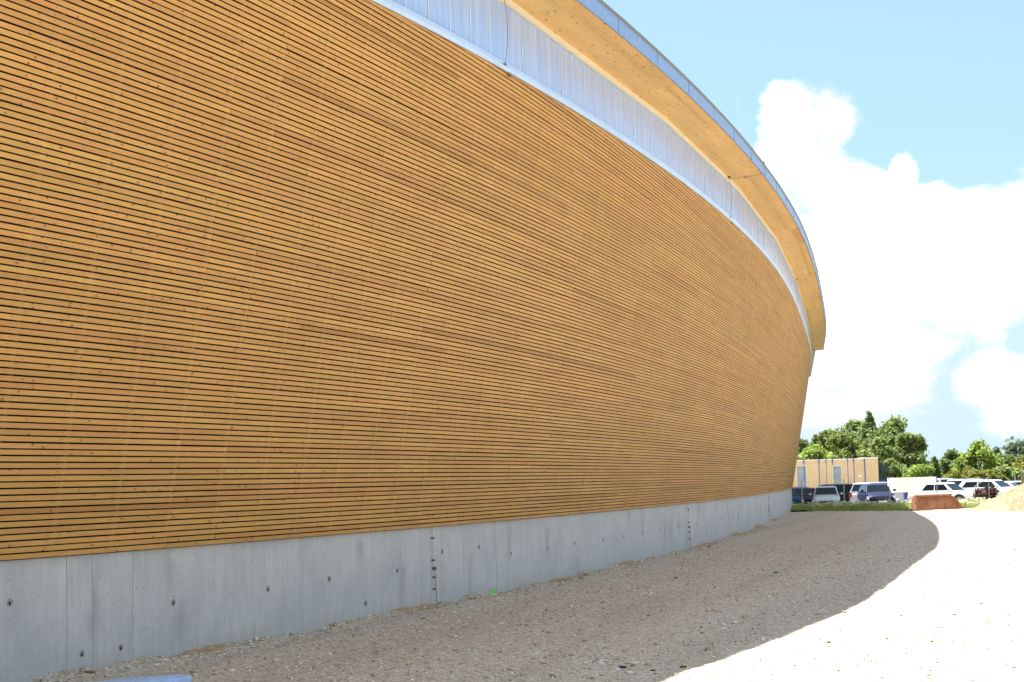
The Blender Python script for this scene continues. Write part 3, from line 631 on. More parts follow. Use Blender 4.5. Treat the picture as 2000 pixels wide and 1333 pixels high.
# ---------------------------------------------------------------- blue wrapped board at the plinth foot
M_film = simple('blue_board_film', (.36, .52, .80), .45, var=.22, vs=5., bump=.5, bs=12.)
M_cut = simple('board_cut_end', (.30, .28, .26), .8)
E0 = Vector((-2.86, 14.62, 0)); bd = Vector((-.874, -.486, 0)).normalized(); bn_ = Vector((bd.y, -bd.x, 0))
if bn_.y > 0: bn_ = -bn_
mb = MB(); N = 14; rr = np.random.default_rng(4)
secs = []
for k in range(N):
    c = E0 + bd * (1.75 * k / (N - 1)); j = rr.normal(0, .005, 4); z0 = .0; zt_ = .105
    secs.append([c + bn_ * 0 + Vector((0, 0, z0)), c + bn_ * 0 + Vector((0, 0, zt_ - .01 + j[0])), c + bn_ * .02 + Vector((0, 0, zt_ + j[1])), c + bn_ * .21 + Vector((0, 0, zt_ - .004 + j[2])), c + bn_ * .235 + Vector((0, 0, zt_ - .02 + j[3])), c + bn_ * .24 + Vector((0, 0, z0))])
for A, B in zip(secs, secs[1:]):
    for k in range(5): mb.face([A[k], B[k], B[k + 1], A[k + 1]])
mb.face(secs[0][::-1], mi=1); mb.face(secs[-1], mi=1)
o = mb.build('insulation_board', [M_film, M_cut], weld=True); tag(o, 'pale blue wrapped board lying on the gravel beside the plinth', 'board')

# ---------------------------------------------------------------- small debris and soil strip
M_dark = simple('dark_debris', (.03, .028, .025), .8)
def clod(name, loc, size, mat, seed, label, cat, group=None, flat=.45):
    import bmesh
    bm = bmesh.new(); bmesh.ops.create_icosphere(bm, subdivisions=2, radius=1); r = np.random.default_rng(seed)
    for v_ in bm.verts: v_.co *= 1 + r.normal(0, .16); v_.co = Vector((v_.co.x * size * 1.4, v_.co.y * size, v_.co.z * size * flat))
    me = bpy.data.meshes.new(name); bm.to_mesh(me); bm.free(); me.materials.append(mat); o = bpy.data.objects.new(name, me); sc.collection.objects.link(o)
    o.location = (loc[0], loc[1], float(yard_h(np.array([loc[0]]), np.array([loc[1]]))[0]) + size * flat * .5); return tag(o, label, cat, group)
def gnd(px, py, z=0):
    d = ray(px, py); t = (z - H) / d[2]; return Vector(d * t + np.array([0, 0, H]))
for k, (px, py, sz, mt, lab) in enumerate([(1216, 1308, .045, M_dark, 'black rag-like clod near the front of the shaded gravel'), (1275, 1314, .03, M_dark, 'small black clod right of the larger black one'), (1335, 1307, .04, M_dark, 'dark flat clod at the edge of the shade'),
                                       (1225, 1296, .03, M_soil, 'orange-brown stone just behind the black clod'), (1265, 1301, .04, M_soil, 'brown stone cluster piece right of the black clod'), (1190, 1302, .025, M_soil, 'small rust-brown stone left of the black clod'), (1640 - 320, 1130, .05, M_dark, 'lone dark clod in the middle of the shaded yard'), (1515, 1121, .05, M_dark, 'dark clod near the shadow bend'), (175, 1320, .06, M_stone, 'pale block of limestone resting against the near plinth foot')]):
    g = gnd(px, py); clod('clod', g, sz * .62, mt, 60 + k, lab, 'clod')

# ---------------------------------------------------------------- vegetation
def leaf_mat(name, a, b_, c_=None, trans=.5):
    m = bpy.data.materials.new(name); m.use_nodes = True; nt = NT(m.node_tree); pb = nt.n['Principled BSDF']; out = nt.n['Material Output']
    ti = nt.new('ShaderNodeAttribute', attribute_name='tint').outputs['Fac']
    pts = [(0., a), (.75, b_)] + ([(.93, b_), (.95, c_)] if c_ else [(1., b_)])
    c = nt.ramp(ti, pts); nt.l.new(c, pb.inputs['Base Color']); pb.inputs['Roughness'].default_value = .6; pb.inputs['Specular IOR Level'].default_value = .3
    tr = nt.new('ShaderNodeBsdfTranslucent'); nt.l.new(c, tr.inputs['Color']); mx = nt.new('ShaderNodeMixShader'); mx.inputs[0].default_value = trans
    nt.l.new(pb.outputs[0], mx.inputs[1]); nt.l.new(tr.outputs[0], mx.inputs[2]); nt.l.new(mx.outputs[0], out.inputs[0]); return m
L_dark = leaf_mat('dark_leaf', (.08, .12, .04), (.22, .28, .10)); L_mid = leaf_mat('mid_leaf', (.11, .16, .045), (.27, .34, .11)); L_bright = leaf_mat('bright_leaf', (.15, .23, .04), (.33, .42, .10))
L_olive = leaf_mat('olive_leaf', (.14, .16, .03), (.25, .26, .055)); L_blos = leaf_mat('blossom_leaf', (.09, .13, .035), (.21, .26, .07), (.66, .62, .42)); L_spruce = leaf_mat('spruce_needle', (.07, .11, .04), (.19, .25, .085), trans=.5)
L_red = leaf_mat('red_leaf', (.05, .018, .02), (.13, .05, .045)); L_far_haze = leaf_mat('hazed_far_leaf', (.11, .15, .10), (.19, .24, .15))  # far leaves paler and bluer: distance haze put into the colour
L_grass = leaf_mat('grass_blade', (.22, .28, .06), (.44, .50, .14), (.52, .48, .26)); L_flower = leaf_mat('umbel_flower', (.62, .62, .48), (.80, .80, .68)); M_bark = simple('bark', (.12, .09, .065), .9, var=.3)
def quads(cen, size, r, aspect=1.6, up=None):
    n = len(cen); a = r.normal(size=(n, 3)); a /= np.linalg.norm(a, axis=1)[:, None]; b = r.normal(size=(n, 3))
    if up is not None: a = a * .5 + up; a /= np.linalg.norm(a, axis=1)[:, None]
    b -= (b * a).sum(1)[:, None] * a; b /= np.linalg.norm(b, axis=1)[:, None]; sz = (size * r.uniform(.6, 1.4, n))[:, None]
    A = a * sz * aspect * .5; B = b * sz * .5
    V = np.stack([cen - A, cen + B, cen + A, cen - B], 1).reshape(-1, 3); return V, np.arange(4 * n).reshape(-1, 4)
def crown(kind, h, wd, seed, leaf, n):
    r = np.random.default_rng(seed)
    if kind == 'spruce':
        t = r.random(n) ** .6; lay = np.round(t * 15) / 15 + r.normal(0, .012, n); z = h * (1 - lay * .93); ang = r.uniform(0, 6.283, n); k = r.integers(0, 9, n); ang = k * .698 + lay * 9 + r.normal(0, .2, n)
        amp = .75 + .25 * np.sin(k * 2.3 + lay * 21); rad = wd * .62 * (lay ** .8 + .03) * np.sqrt(r.random(n)) * amp; z = z - rad * .28 + r.normal(0, .05, n); cen = np.stack([np.cos(ang) * rad, np.sin(ang) * rad, z], 1); tint = r.random(n) * .6 + .4 * (rad / (wd / 2 * lay + .01)).clip(0, 1)
        return quads(cen, leaf, r, 2.2), tint.clip(0, 1), None
    nc = 26 if kind != 'sparse' else 20; cl = []
    while len(cl) < nc:
        p = r.uniform(-1, 1, 3); q = np.linalg.norm(p)
        if .30 < q < 1.0: cl.append(p)
    cl = np.array(cl); zc = h * (.56 if kind != 'bush' else .5); vs_ = h * (.47 if kind != 'bush' else .52)
    C_ = cl * np.array([wd * .48, wd * .48, vs_ * .86]) + np.array([0, 0, zc]); R_ = r.uniform(.13, .25, nc) * wd * (1 if kind != 'sparse' else .75); ct = r.random(nc)
    C_[:, :2] *= (1.1 - .35 * ((C_[:, 2] - zc) / vs_))[:, None]
    k = r.integers(0, nc, n); d = r.normal(size=(n, 3)); d /= np.linalg.norm(d, axis=1)[:, None]; rad = R_[k] * r.random(n) ** .45 * (1 + .25 * r.normal(size=n)).clip(.3, 1.7)
    cen = C_[k] + d * rad[:, None] * np.array([1, 1, .85]); cen[:, 2] = np.abs(cen[:, 2]); tint = (ct[k] * .5 + r.random(n) * .5)
    return quads(cen, leaf, r, 1.5), tint, C_
def terr1(x, y): return float(terr_h(np.array([float(x)]), np.array([float(y)]))[0])
def tree(name, label, cat, px, ytop, wpx, Y, kind, mat, seed, group, n=7000, leaf=.26):
    top = at(px, ytop, Y); g = terr1(top.x, top.y); h = top.z - g; wd = wpx * Y / F
    e = empty(name, (top.x, top.y, g), label, cat, group)
    (V, Fq), tint, C_ = crown(kind, h, wd, seed, leaf, n); npmesh('crown', V, Fq, mat, e, attrs={'tint': tint})
    r = np.random.default_rng(seed + 1); mb = MB(); rb = h * .022 + .03
    mb.tube([(0, 0, -.2), (r.normal(0, .05), r.normal(0, .05), h * .3), (r.normal(0, .1), r.normal(0, .1), h * .62), (0, 0, h * .93)], [rb * 1.3, rb, rb * .6, rb * .15], 7)
    if C_ is not None:
        for c in C_[:14]:
            z0 = min(c[2] * .6, h * .5); mb.tube([(0, 0, z0), (c[0] * .5, c[1] * .5, z0 + (c[2] - z0) * .6), tuple(c)], [rb * .5, rb * .3, rb * .1], 5, caps=False)
    else:
        for q in range(14): a = q * 2.4; zz = h * (.25 + .045 * q); L_ = wd * .42 * (1 - zz / h); mb.tube([(0, 0, zz), (math.cos(a) * L_, math.sin(a) * L_, zz - L_ * .2)], [rb * .25, rb * .06], 4, caps=False)
    mb.build('trunk', M_bark, e); return e
GT = 'trees beyond the car park'
T = [
 ('tree', 'dark green tree peeping past the leaning hall wall, leftmost of the grove', 'tree', 1563, 858, 46, 172, 'tree', L_dark, 101, 5000),
 ('conifer', 'thin grey-green conifer top left of the blossoming tree', 'conifer', 1592, 850, 60, 168, 'spruce', L_spruce, 102, 3200),
 ('tree', 'slender mid green tree rising left of the blossoming tree', 'tree', 1618, 838, 50, 172, 'tree', L_mid, 103, 5500),
 ('bush', 'yellow-green bushy tree directly behind the left end of the wooden module', 'tree', 1592, 870, 78, 150, 'bush', L_bright, 104, 8000),
 ('tree', 'round dark green tree dotted with pale blossom behind the wooden module', 'tree', 1643, 820, 98, 156, 'tree', L_blos, 105, 9500),
 ('tree', 'mid green tree between the blossoming tree and the spruce', 'tree', 1672, 824, 84, 168, 'tree', L_mid, 106, 7000),
 ('spruce', 'tall dark spruce, highest top of the grove', 'spruce', 1697, 806, 84, 164, 'spruce', L_spruce, 107, 9000),
 ('tree', 'broad green tree with a rounded crown right of the tall spruce', 'tree', 1738, 817, 100, 158, 'tree', L_mid, 108, 10000),
 ('tree', 'darker lower tree behind the dark green tarp', 'tree', 1722, 862, 80, 152, 'tree', L_mid, 109, 8000),
 ('tree', 'loose airy tree at the right edge of the grove, sky showing through', 'tree', 1772, 836, 66, 154, 'sparse', L_mid, 110, 4200),
 ('spruce', 'thin almost bare spruce top behind the broad green tree', 'spruce', 1741, 806, 34, 172, 'spruce', L_spruce, 111, 900),
 ('bush', 'light green bush right below the grove, behind the white trailer', 'bush', 1793, 903, 56, 146, 'bush', L_bright, 112, 5000),
 ('conifer', 'dark conifer standing low behind the white trailer', 'conifer', 1800, 890, 46, 166, 'spruce', L_spruce, 113, 4500),
 ('conifer', 'small pointed conifer right of the white trailer', 'conifer', 1825, 893, 34, 170, 'spruce', L_spruce, 114, 3500),
 ('tree', 'dark rounded tree left of the bright green tree', 'tree', 1862, 880, 56, 174, 'tree', L_dark, 115, 7000),
 ('tree', 'bright green maple-like tree above the white cars', 'tree', 1908, 868, 70, 162, 'tree', L_bright, 116, 6500),
 ('tree', 'cream-blossomed tree above the far fence posts', 'tree', 1966, 885, 54, 165, 'tree', L_blos, 117, 7000),
 ('tree', 'olive green tree at the right edge of the picture', 'tree', 2006, 880, 60, 158, 'tree', L_olive, 118, 7000),
 ('tree', 'distant dark tree behind the cream-blossomed one', 'tree', 1990, 873, 90, 215, 'tree', L_far_haze, 119, 7000),
 ('conifer', 'distant grey conifer left of the cream-blossomed tree', 'conifer', 1946, 878, 30, 215, 'spruce', L_far_haze, 120, 3000),
 ('tree', 'faint distant rounded tree between the dark trees', 'tree', 1842, 898, 44, 330, 'tree', L_far_haze, 121, 4500),
 ('bush', 'olive hedge bush above the lilac van roof', 'bush', 1858, 924, 56, 140, 'bush', L_olive, 122, 5000),
 ('bush', 'olive hedge bush above the lilac off-roader', 'bush', 1895, 915, 66, 142, 'bush', L_olive, 123, 6000),
 ('bush', 'olive hedge bush just before the far fence posts', 'bush', 1935, 917, 56, 144, 'bush', L_olive, 124, 5000),
 ('bush', 'mid green bush behind the far fence posts', 'bush', 1972, 912, 66, 150, 'bush', L_mid, 125, 5500),
 ('bush', 'dark bush between the dark green tarp and the white trailer', 'bush', 1752, 890, 50, 148, 'bush', L_mid, 126, 5000),
]
for nm, lab, cat, px, yt, wpx, Y, kind, mat, seed, n in T: tree(nm, lab, cat, px, yt, wpx, Y, kind, mat, seed, GT, n=int(n * 1.7) if n > 1000 else n, leaf=.23 if Y < 200 else .45)
for k, (px, yt, wpx) in enumerate([(2070, 868, 80), (2140, 880, 90), (2210, 872, 90)]):
    tree('tree', ['tall green tree outside the right edge of the photograph', 'second green tree beyond the right edge', 'third green tree beyond the right edge'][k], 'tree', px, yt, wpx, 170, 'tree', L_mid, 140 + k, GT, n=5000)
tree('bush', 'low dark red-leaved shrub beside the fence in front of the white hatchback', 'shrub', 1925, 950, 44, 96, 'bush', L_red, 131, None, n=900, leaf=.10)
# far wood closing the horizon
r = np.random.default_rng(77); n = 26000; x = r.uniform(-120, 620, n); y = 640 + r.uniform(-12, 12, n); hh_ = 6.5 + 4 * vnoise(x, x * 0, 34., 31) + 2.5 * vnoise(x, x * 0, 9., 32)
z = hh_ * r.random(n) ** .7 - 1.5; V, Fq = quads(np.stack([x, y, z], 1), 2.1, r); o = npmesh('far_wood', V, Fq, L_far_haze, attrs={'tint': r.random(n)}); tag(o, 'distant wood along the horizon behind the trees', 'wood', kind='stuff')

# meadow: grasses and pale umbels between yard and cars
r = np.random.default_rng(5); n = 60000; y = r.uniform(79., 106, n); x = 8 + r.random(n) * (y * .33); e = yard_edge(x); k = y > e + r.normal(.25, .35, n); x, y, e = x[k], y[k], e[k]; n = len(x)
hgt = .78 * (.16 + .34 * (vnoise(x, y, 1.4, 41) + .5) + .25 * r.random(n) ** 3) * np.clip((y - e) / 6 + .2, .2, 1.) * (1 - .5 * np.clip((y - e - 5) / 6, 0, 1)); w_ = .014 + .014 * r.random(n); a = r.uniform(0, 6.28, n)
z = terr_h(x, y) - .02; ln = r.normal(0, .16, (n, 2)) * hgt[:, None]; dx, dy = np.cos(a) * w_, np.sin(a) * w_
V = np.stack([np.stack([x - dx, y - dy, z], 1), np.stack([x + dx, y + dy, z], 1), np.stack([x + ln[:, 0] + dx * .25, y + ln[:, 1] + dy * .25, z + hgt], 1), np.stack([x + ln[:, 0] - dx * .25, y + ln[:, 1] - dy * .25, z + hgt], 1)], 1).reshape(-1, 3)
o = npmesh('tall_grass', V, np.arange(4 * n).reshape(-1, 4), L_grass, attrs={'tint': (vnoise(x, y, 2.2, 42) * .7 + .5 + r.normal(0, .22, n)).clip(0, 1)}); tag(o, 'tall unmown grass between the gravel yard and the parked cars', 'grass', kind='stuff')
cl = []
for px, Y, w_, num in [(1665, 86, 2.0, 34), (1640, 84.6, 1.6, 16), (1600, 86.5, 1.2, 12), (1690, 85, 1.6, 20), (1570, 88, 1., 7), (1745, 83, .9, 6), (1777, 81.5, .8, 9), (1905, 84, 1.3, 14), (1890, 82.6, 1., 8), (1720, 83., .7, 6), (1925, 84, .8, 8), (1815, 88, 1.5, 6), (1760, 90, 1.5, 6)]:
    c = at(px, 950, Y); 
    for q in range(num):
        X, Y2 = c.x + r.normal(0, w_ * .45), Y + r.normal(0, .9); ed_ = float(yard_edge(X)); Y2 = max(Y2, ed_ + .2); hh2 = r.uniform(.22, .42); m_ = 9; rad_ = r.uniform(.06, .14)
        for j in range(m_): aa = r.uniform(0, 6.28); rr_ = rad_ * math.sqrt(r.random()); cl.append((X + math.cos(aa) * rr_, Y2 + math.sin(aa) * rr_, terr1(X, Y2) + hh2 + r.normal(0, .018)))
cl = np.array(cl); V, Fq = quads(cl, .10, r, 1.2); V[:, 2] = (V[:, 2] - np.repeat(cl[:, 2], 4)) * .3 + np.repeat(cl[:, 2], 4); o = npmesh('meadow_flowers', V, Fq, L_flower, attrs={'tint': r.random(len(cl))}); tag(o, 'creamy white umbel flowers along the meadow edge', 'flowers', kind='stuff')

# ---------------------------------------------------------------- fences
M_galv = simple('galvanised_post', (.42, .44, .45), .45, metal=.6, var=.1)
fe = empty('wire_fence', (13, 90, 0), 'wire fence on slim galvanised posts between the meadow and the parked cars', 'fence')
pp_ = [at(px, 933, 90.) for px in (1391, 1478, 1565, 1647, 1736, 1829, 1930, 2022, 2112)]
for p in pp_:
    g = terr1(p.x, p.y); mb = MB(); mb.tube([(p.x - 13, 0, g - .2), (p.x - 13, 0, 1.47)], .026, 8); mb.tube([(p.x - 13, 0, 1.47), (p.x - 13, 0, 1.50)], .031, 8); mb.build('post', M_galv, fe)
for z_ in (.15, .75, 1.38):
    mb = MB(); mb.tube([(p.x - 13, 0.02, z_ - (.02 if k % 2 else 0)) for k, p in enumerate(pp_)], .0035, 4); mb.build('wire', M_galv, fe)
mb = MB()
i1 = pp_[6]; mb.tube([(i1.x - 13 - .03, .02, 1.35), (i1.x - 13 - .62, .5, .9)], .02, 6); mb.build('brace', M_galv, fe)
f2 = empty('boundary_fence', (40, 150, -.6), 'far wire fence with pale posts behind the white cars', 'fence'); pr = []
for px, Y in ((1922, 178), (1939, 166), (1952, 158), (1966, 150), (1982, 142), (2001, 134), (2024, 126)):
    p = at(px, 929, Y); pr.append(p); mb = MB(); mb.tube([(p.x - 40, p.y - 150, -.2), (p.x - 40, p.y - 150, p.z + .6)], .045, 6); mb.build('post', M_galv, f2)
mb = MB()
for a, b_ in zip(pr, pr[1:]):
    for k in range(6): mb.tube([(a.x - 40, a.y - 150, .3 + k * .27), (b_.x - 40, b_.y - 150, .3 + k * .27)], .008, 3, caps=False)
mb.build('wire_mesh', simple('dull_wire', (.16, .16, .15), .6), f2)
p = at(1996, 924, 100.); mb = MB(); mb.tube([(0, 0, -.6), (.02, 0, .8), (0, 0, p.z)], [.085, .08, .07], 9); o = mb.build('wooden_post', simple('weathered_timber', (.26, .20, .14), .9, var=.3)); o.location = (p.x, p.y, 0); tag(o, 'thick weathered wooden post behind the gravel heap', 'post')

# ---------------------------------------------------------------- gravel heap
pc = at(2046, 950, 74.5); rx, ry, hp = 3.05, 4.5, 1.66; na, nr_ = 180, 60; r = np.random.default_rng(9); a = np.linspace(0, 2 * math.pi, na, endpoint=False); q = np.linspace(0, 1, nr_)
A_, Q = np.meshgrid(a, q); wob = 1 + .07 * np.sin(A_ * 3 + 1) + .04 * np.sin(A_ * 7 + 2); X = np.cos(A_) * rx * Q * wob; Y = np.sin(A_) * ry * Q * wob; rr_ = np.sqrt((Q * 1.0) ** 2)
Z = hp * (1 - np.clip(np.sqrt(rr_ ** 2 + .02), 0, 1)) * (1 + .0 * rr_) ; Z = Z * 1.02 - .04 + (vnoise(X + 50, Y + 50, .5, 61) * .20 + vnoise(X + 50, Y + 50, .16, 62) * .08) * (1 - Q * .6); Z[-1] = -.12
V = np.stack([X, Y, Z], 2).reshape(-1, 3); i = np.arange(na); Fq = np.concatenate([np.stack([k * na + i, k * na + (i + 1) % na, (k + 1) * na + (i + 1) % na, (k + 1) * na + i], 1) for k in range(nr_ - 1)])
M_heap = gravel_mat('heap_gravel', [(.14, .085, .035), (.22, .14, .065), (.31, .22, .125), (.40, .31, .20), (.62, .55, .43), (.22, .12, .045), (.27, .175, .085)], fine=20., amp=.9)
o = npmesh('gravel_heap', V, Fq, M_heap, smooth=True); o.location = (pc.x, 74.5, 0); tag(o, 'orange-tinted heap of broken limestone at the right edge of the yard', 'gravel heap')

# ---------------------------------------------------------------- rusty steel bucket
m, nt, b = material('rusty_steel'); P = nt.new('ShaderNodeTexCoord').outputs['Object']
c = nt.mix(nt.ramp(nt.noise(P, 3., 6, .65), [(.35, 0.), (.65, 1.)]), (.22, .085, .045, 1), (.36, .16, .085, 1)); c = nt.mix(nt.ramp(nt.noise(P, 2.3, 3, .6), [(.62, 0.), (.72, .5)]), c, (.50, .25, .06, 1))
c = nt.mix(nt.ramp(nt.noise(P, 9., 5, .7), [(.55, 0.), (.75, .6)]), c, (.08, .03, .02, 1)); nt.l.new(c, b.inputs['Base Color']); b.inputs['Roughness'].default_value = .8; M_rust = m
g0 = gnd(1793, 997.5); bk = empty('steel_bucket', (g0.x, g0.y, 0), 'rusty brown steel bucket with a rolled top edge on the sunlit yard', 'bucket', rz=math.radians(3))
def bpart(mb, name, **k): return mb.build(name, M_rust, bk, weld=True, **k)
# cross-section (y depth, z) of the shell, swept along x
prof = [(.0, .02), (.03, .22), (.08, .42), (.16, .60), (.30, .66), (.62, .60), (.88, .40), (.95, .15), (.85, .02)]
mb = MB(); W0, W1 = .0, 1.55
for (y0_, z0_), (y1_, z1_) in zip(prof, prof[1:]):
    sl = lambda z_: W1 + .42 * (1 - z_ / .66) ** .8
    mb.face([(W0, y0_, z0_), (sl(z0_), y0_, z0_), (sl(z1_), y1_, z1_), (W0, y1_, z1_)])
o = bpart(mb, 'shell'); md = o.modifiers.new('thick', 'SOLIDIFY'); md.thickness = .03
mb = MB(); mb.tube([(-.03, .13, .645), (1.5, .13, .665), (1.62, .13, .69)], [.058, .058, .05], 12); bpart(mb, 'top_roll', smooth=False)
mb = MB(); pts = [(y_, z_) for y_, z_ in prof]; mb.face([(-.03, y_, z_) for y_, z_ in pts]); mb.face([(-.005, y_, z_) for y_, z_ in pts][::-1]); bpart(mb, 'side_plate')
mb = MB(); rp = [(1.50, .05, .64), (1.66, .05, .60), (1.86, .04, .42), (2.02, .03, .20), (2.10, .02, .03), (1.96, .02, .03), (1.86, .03, .24), (1.72, .04, .44)]
fr = [Vector(p_) + Vector((0, -.035, 0)) for p_ in rp]; bkp = [Vector(p_) + Vector((.02, .55, 0)) for p_ in rp]
mb.face(fr[::-1]); mb.face(bkp); [mb.face([fr[k], fr[(k + 1) % 8], bkp[(k + 1) % 8], bkp[k]]) for k in range(8)]; bpart(mb, 'cutting_edge')
mb = MB(); mb.box(-.30, .06, -.10, .30, .0, .07); mb.box(-.10, .10, -.06, .02, .07, .16); bpart(mb, 'foot_plate', bevel=.008)
mb = MB(); mb.tube([(-.05, .20, .30), (-.028, .20, .30)], .055, 12); o = mb.build('pin_hole', M_dark, bk)
mb = MB(); mb.box(-.06, .06, -.02, .06, .10, .58); bpart(mb, 'stiffener', bevel=.006)
clod('clod', gnd(1880, 992), .09, M_stone, 91, 'pale stone block leaning at the right end of the rusty bucket', 'stone', flat=.7)
# black drainage membrane edge where the yard meets the plinth end
g1, g2 = gnd(1546, 1000), gnd(1588, 998.5); mb = MB(); dv = (g2 - g1); N = 10
for k in range(N):
    a_, b_ = g1 + dv * (k / N), g1 + dv * ((k + 1) / N); za, zb = .05 + .02 * math.sin(k * 1.3), .05 + .02 * math.sin((k + 1) * 1.3)
    if k > 6: za *= (N - k) / 4; zb *= (N - k - 1) / 4 + .05
    mb.hexa([Vector((a_.x, a_.y, -.1)), Vector((b_.x, b_.y, -.1)), Vector((b_.x, b_.y + .25, -.1)), Vector((a_.x, a_.y + .25, -.1)), Vector((a_.x, a_.y, za)), Vector((b_.x, b_.y, zb)), Vector((b_.x, b_.y + .25, zb)), Vector((a_.x, a_.y + .25, za))])
o = mb.build('drainage_sheet', M_membrane, weld=True); tag(o, 'black sheet edge lying along the gravel at the far plinth end', 'sheet')

# ---------------------------------------------------------------- wrapped timber module and tarpaulin
m, nt, b = material('fibre_board'); P = nt.new('ShaderNodeTexCoord').outputs['Object']
c = nt.mix(nt.ramp(nt.noise(P, 1.2, 5, .6), [(.35, 0.), (.65, 1.)]), (.62, .45, .27, 1), (.70, .52, .33, 1)); c = nt.mix(nt.ramp(nt.noise(P, 3.5, 3, .6), [(.66, 0.), (.72, .5)]), c, (.72, .62, .18, 1))
nt.l.new(c, b.inputs['Base Color']); b.inputs['Roughness'].default_value = .85; M_fibre = m
M_strap = simple('blue_strap', (.09, .16, .46), .5); M_cap = simple('white_cap_film', (.78, .80, .82), .5); M_wfr = simple('pale_window_frame', (.70, .66, .50), .6); M_wfilm = simple('grey_window_film', (.26, .30, .36), .3, var=.25, vs=2.); M_tarp = simple('dark_green_tarp', (.012, .028, .02), .5, var=.3, vs=2.)
YM = 136.; pl, prr, pm = at(1496, 898, YM), at(1714, 896.5, YM - 1), at(1688, 897, YM); g = terr1(pm.x, YM)
mod = empty('timber_module', (pl.x, YM, g), 'long beige fibreboard building module with blue straps and two film-covered windows', 'module'); TX = lambda px: (px - 1000) / F * YM + .0
ox = pl.x; ht = pm.z - g; xr = at(1688, 897, YM).x - ox; xe = at(1714, 897, YM).x - ox
def mp(mb, name, mat, parent=mod, **k): return mb.build(name, mat, parent, **k)
mb = MB(); mb.box(0, xr, 0, 3.2, -.1, ht); mp(mb, 'body', M_fibre)
mb = MB(); mb.box(xr + .05, xe, -.12, 3.1, -.1, ht + .03); mp(mb, 'end_section', M_fibre)
mb = MB(); mb.box(-.02, xr + .02, -.03, 3.22, ht, ht + .07); mp(mb, 'cap_film', M_cap, bevel=.02)
mb = MB(); mb.box(xr + .03, xe + .03, -.16, 3.14, ht + .03, ht + .11); mp(mb, 'cap_film', M_cap, bevel=.02)
for px in (1569.5, 1599, 1613, 1625.5, 1655, 1667, 1688):
    x_ = at(px, 897, YM).x - ox; w_ = .075 if px not in (1613, 1655) else .05; mb = MB(); mb.box(x_ - w_ / 2, x_ + w_ / 2, -.018, .0, -.1, ht + .0); mb.box(x_ - w_ * .8, x_ + w_ * .8, -.035, .02, ht - .22, ht + .085); mp(mb, 'strap', M_strap)
for px0, px1 in ((1556, 1574), (1626.5, 1642.5)):
    x0_, x1_ = at(px0, 911, YM).x - ox, at(px1, 911, YM).x - ox; zt_ = at(px0, 911, YM).z - g; z0_ = .35; mb = MB(); t_ = .07
    mb.box(x0_ - t_, x1_ + t_, -.035, -.001, zt_, zt_ + t_); mb.box(x0_ - t_, x0_, -.035, -.001, z0_, zt_); mb.box(x1_, x1_ + t_, -.035, -.001, z0_, zt_); mb.box(x0_ - t_, x1_ + t_, -.035, -.001, z0_ - t_, z0_); wf = mp(mb, 'window', M_wfr)
    mb = MB(); mb.box(x0_ + .004, x1_ - .004, -.012, -.002, z0_ + .004, zt_ - .004); mb.build('film', M_wfilm, wf)
mb = MB(); x_ = at(1679.5, 930, YM).x - ox; z_ = at(1679.5, 930, YM).z - g; mb.box(x_ - .12, x_ + .12, -.008, -.001, z_ - .08, z_ + .08); mp(mb, 'paper_label', M_cap)
pt = at(1714.5, 903, YM + 1); g = terr1(pt.x, YM); xw = at(1733, 903, YM + 1).x - pt.x; nx_, nz_ = 26, 30; V = []; hz = pt.z - g
for k in range(nz_):
    for j in range(nx_):
        u_, v_ = j / (nx_ - 1), k / (nz_ - 1); dep = .10 * math.sin(v_ * 22 + u_ * 4 + math.sin(u_ * 6)) * (1 - abs(v_ - .5)) + .05 * math.sin(v_ * 41 - u_ * 9); V.append((u_ * xw + .06 * math.sin(v_ * 9) * u_, -dep - .35 * (1 - v_), v_ * hz * (1 - .03 * u_)))
Vt = np.array(V); i = (np.arange(nz_ - 1)[:, None] * nx_ + np.arange(nx_ - 1)).ravel(); Fq = np.stack([i, i + 1, i + nx_ + 1, i + nx_], 1)
te = empty('tarpaulin_stack', (pt.x, YM + 1, g), 'dark green crumpled tarpaulin hung over a stack beside the wooden module', 'tarpaulin'); npmesh('tarpaulin', Vt, Fq, M_tarp, te, smooth=True)
mb = MB(); mb.box(.05, xw - .05, .15, 2.6, -.1, hz - .05); mb.build('stack', M_tarp, te)

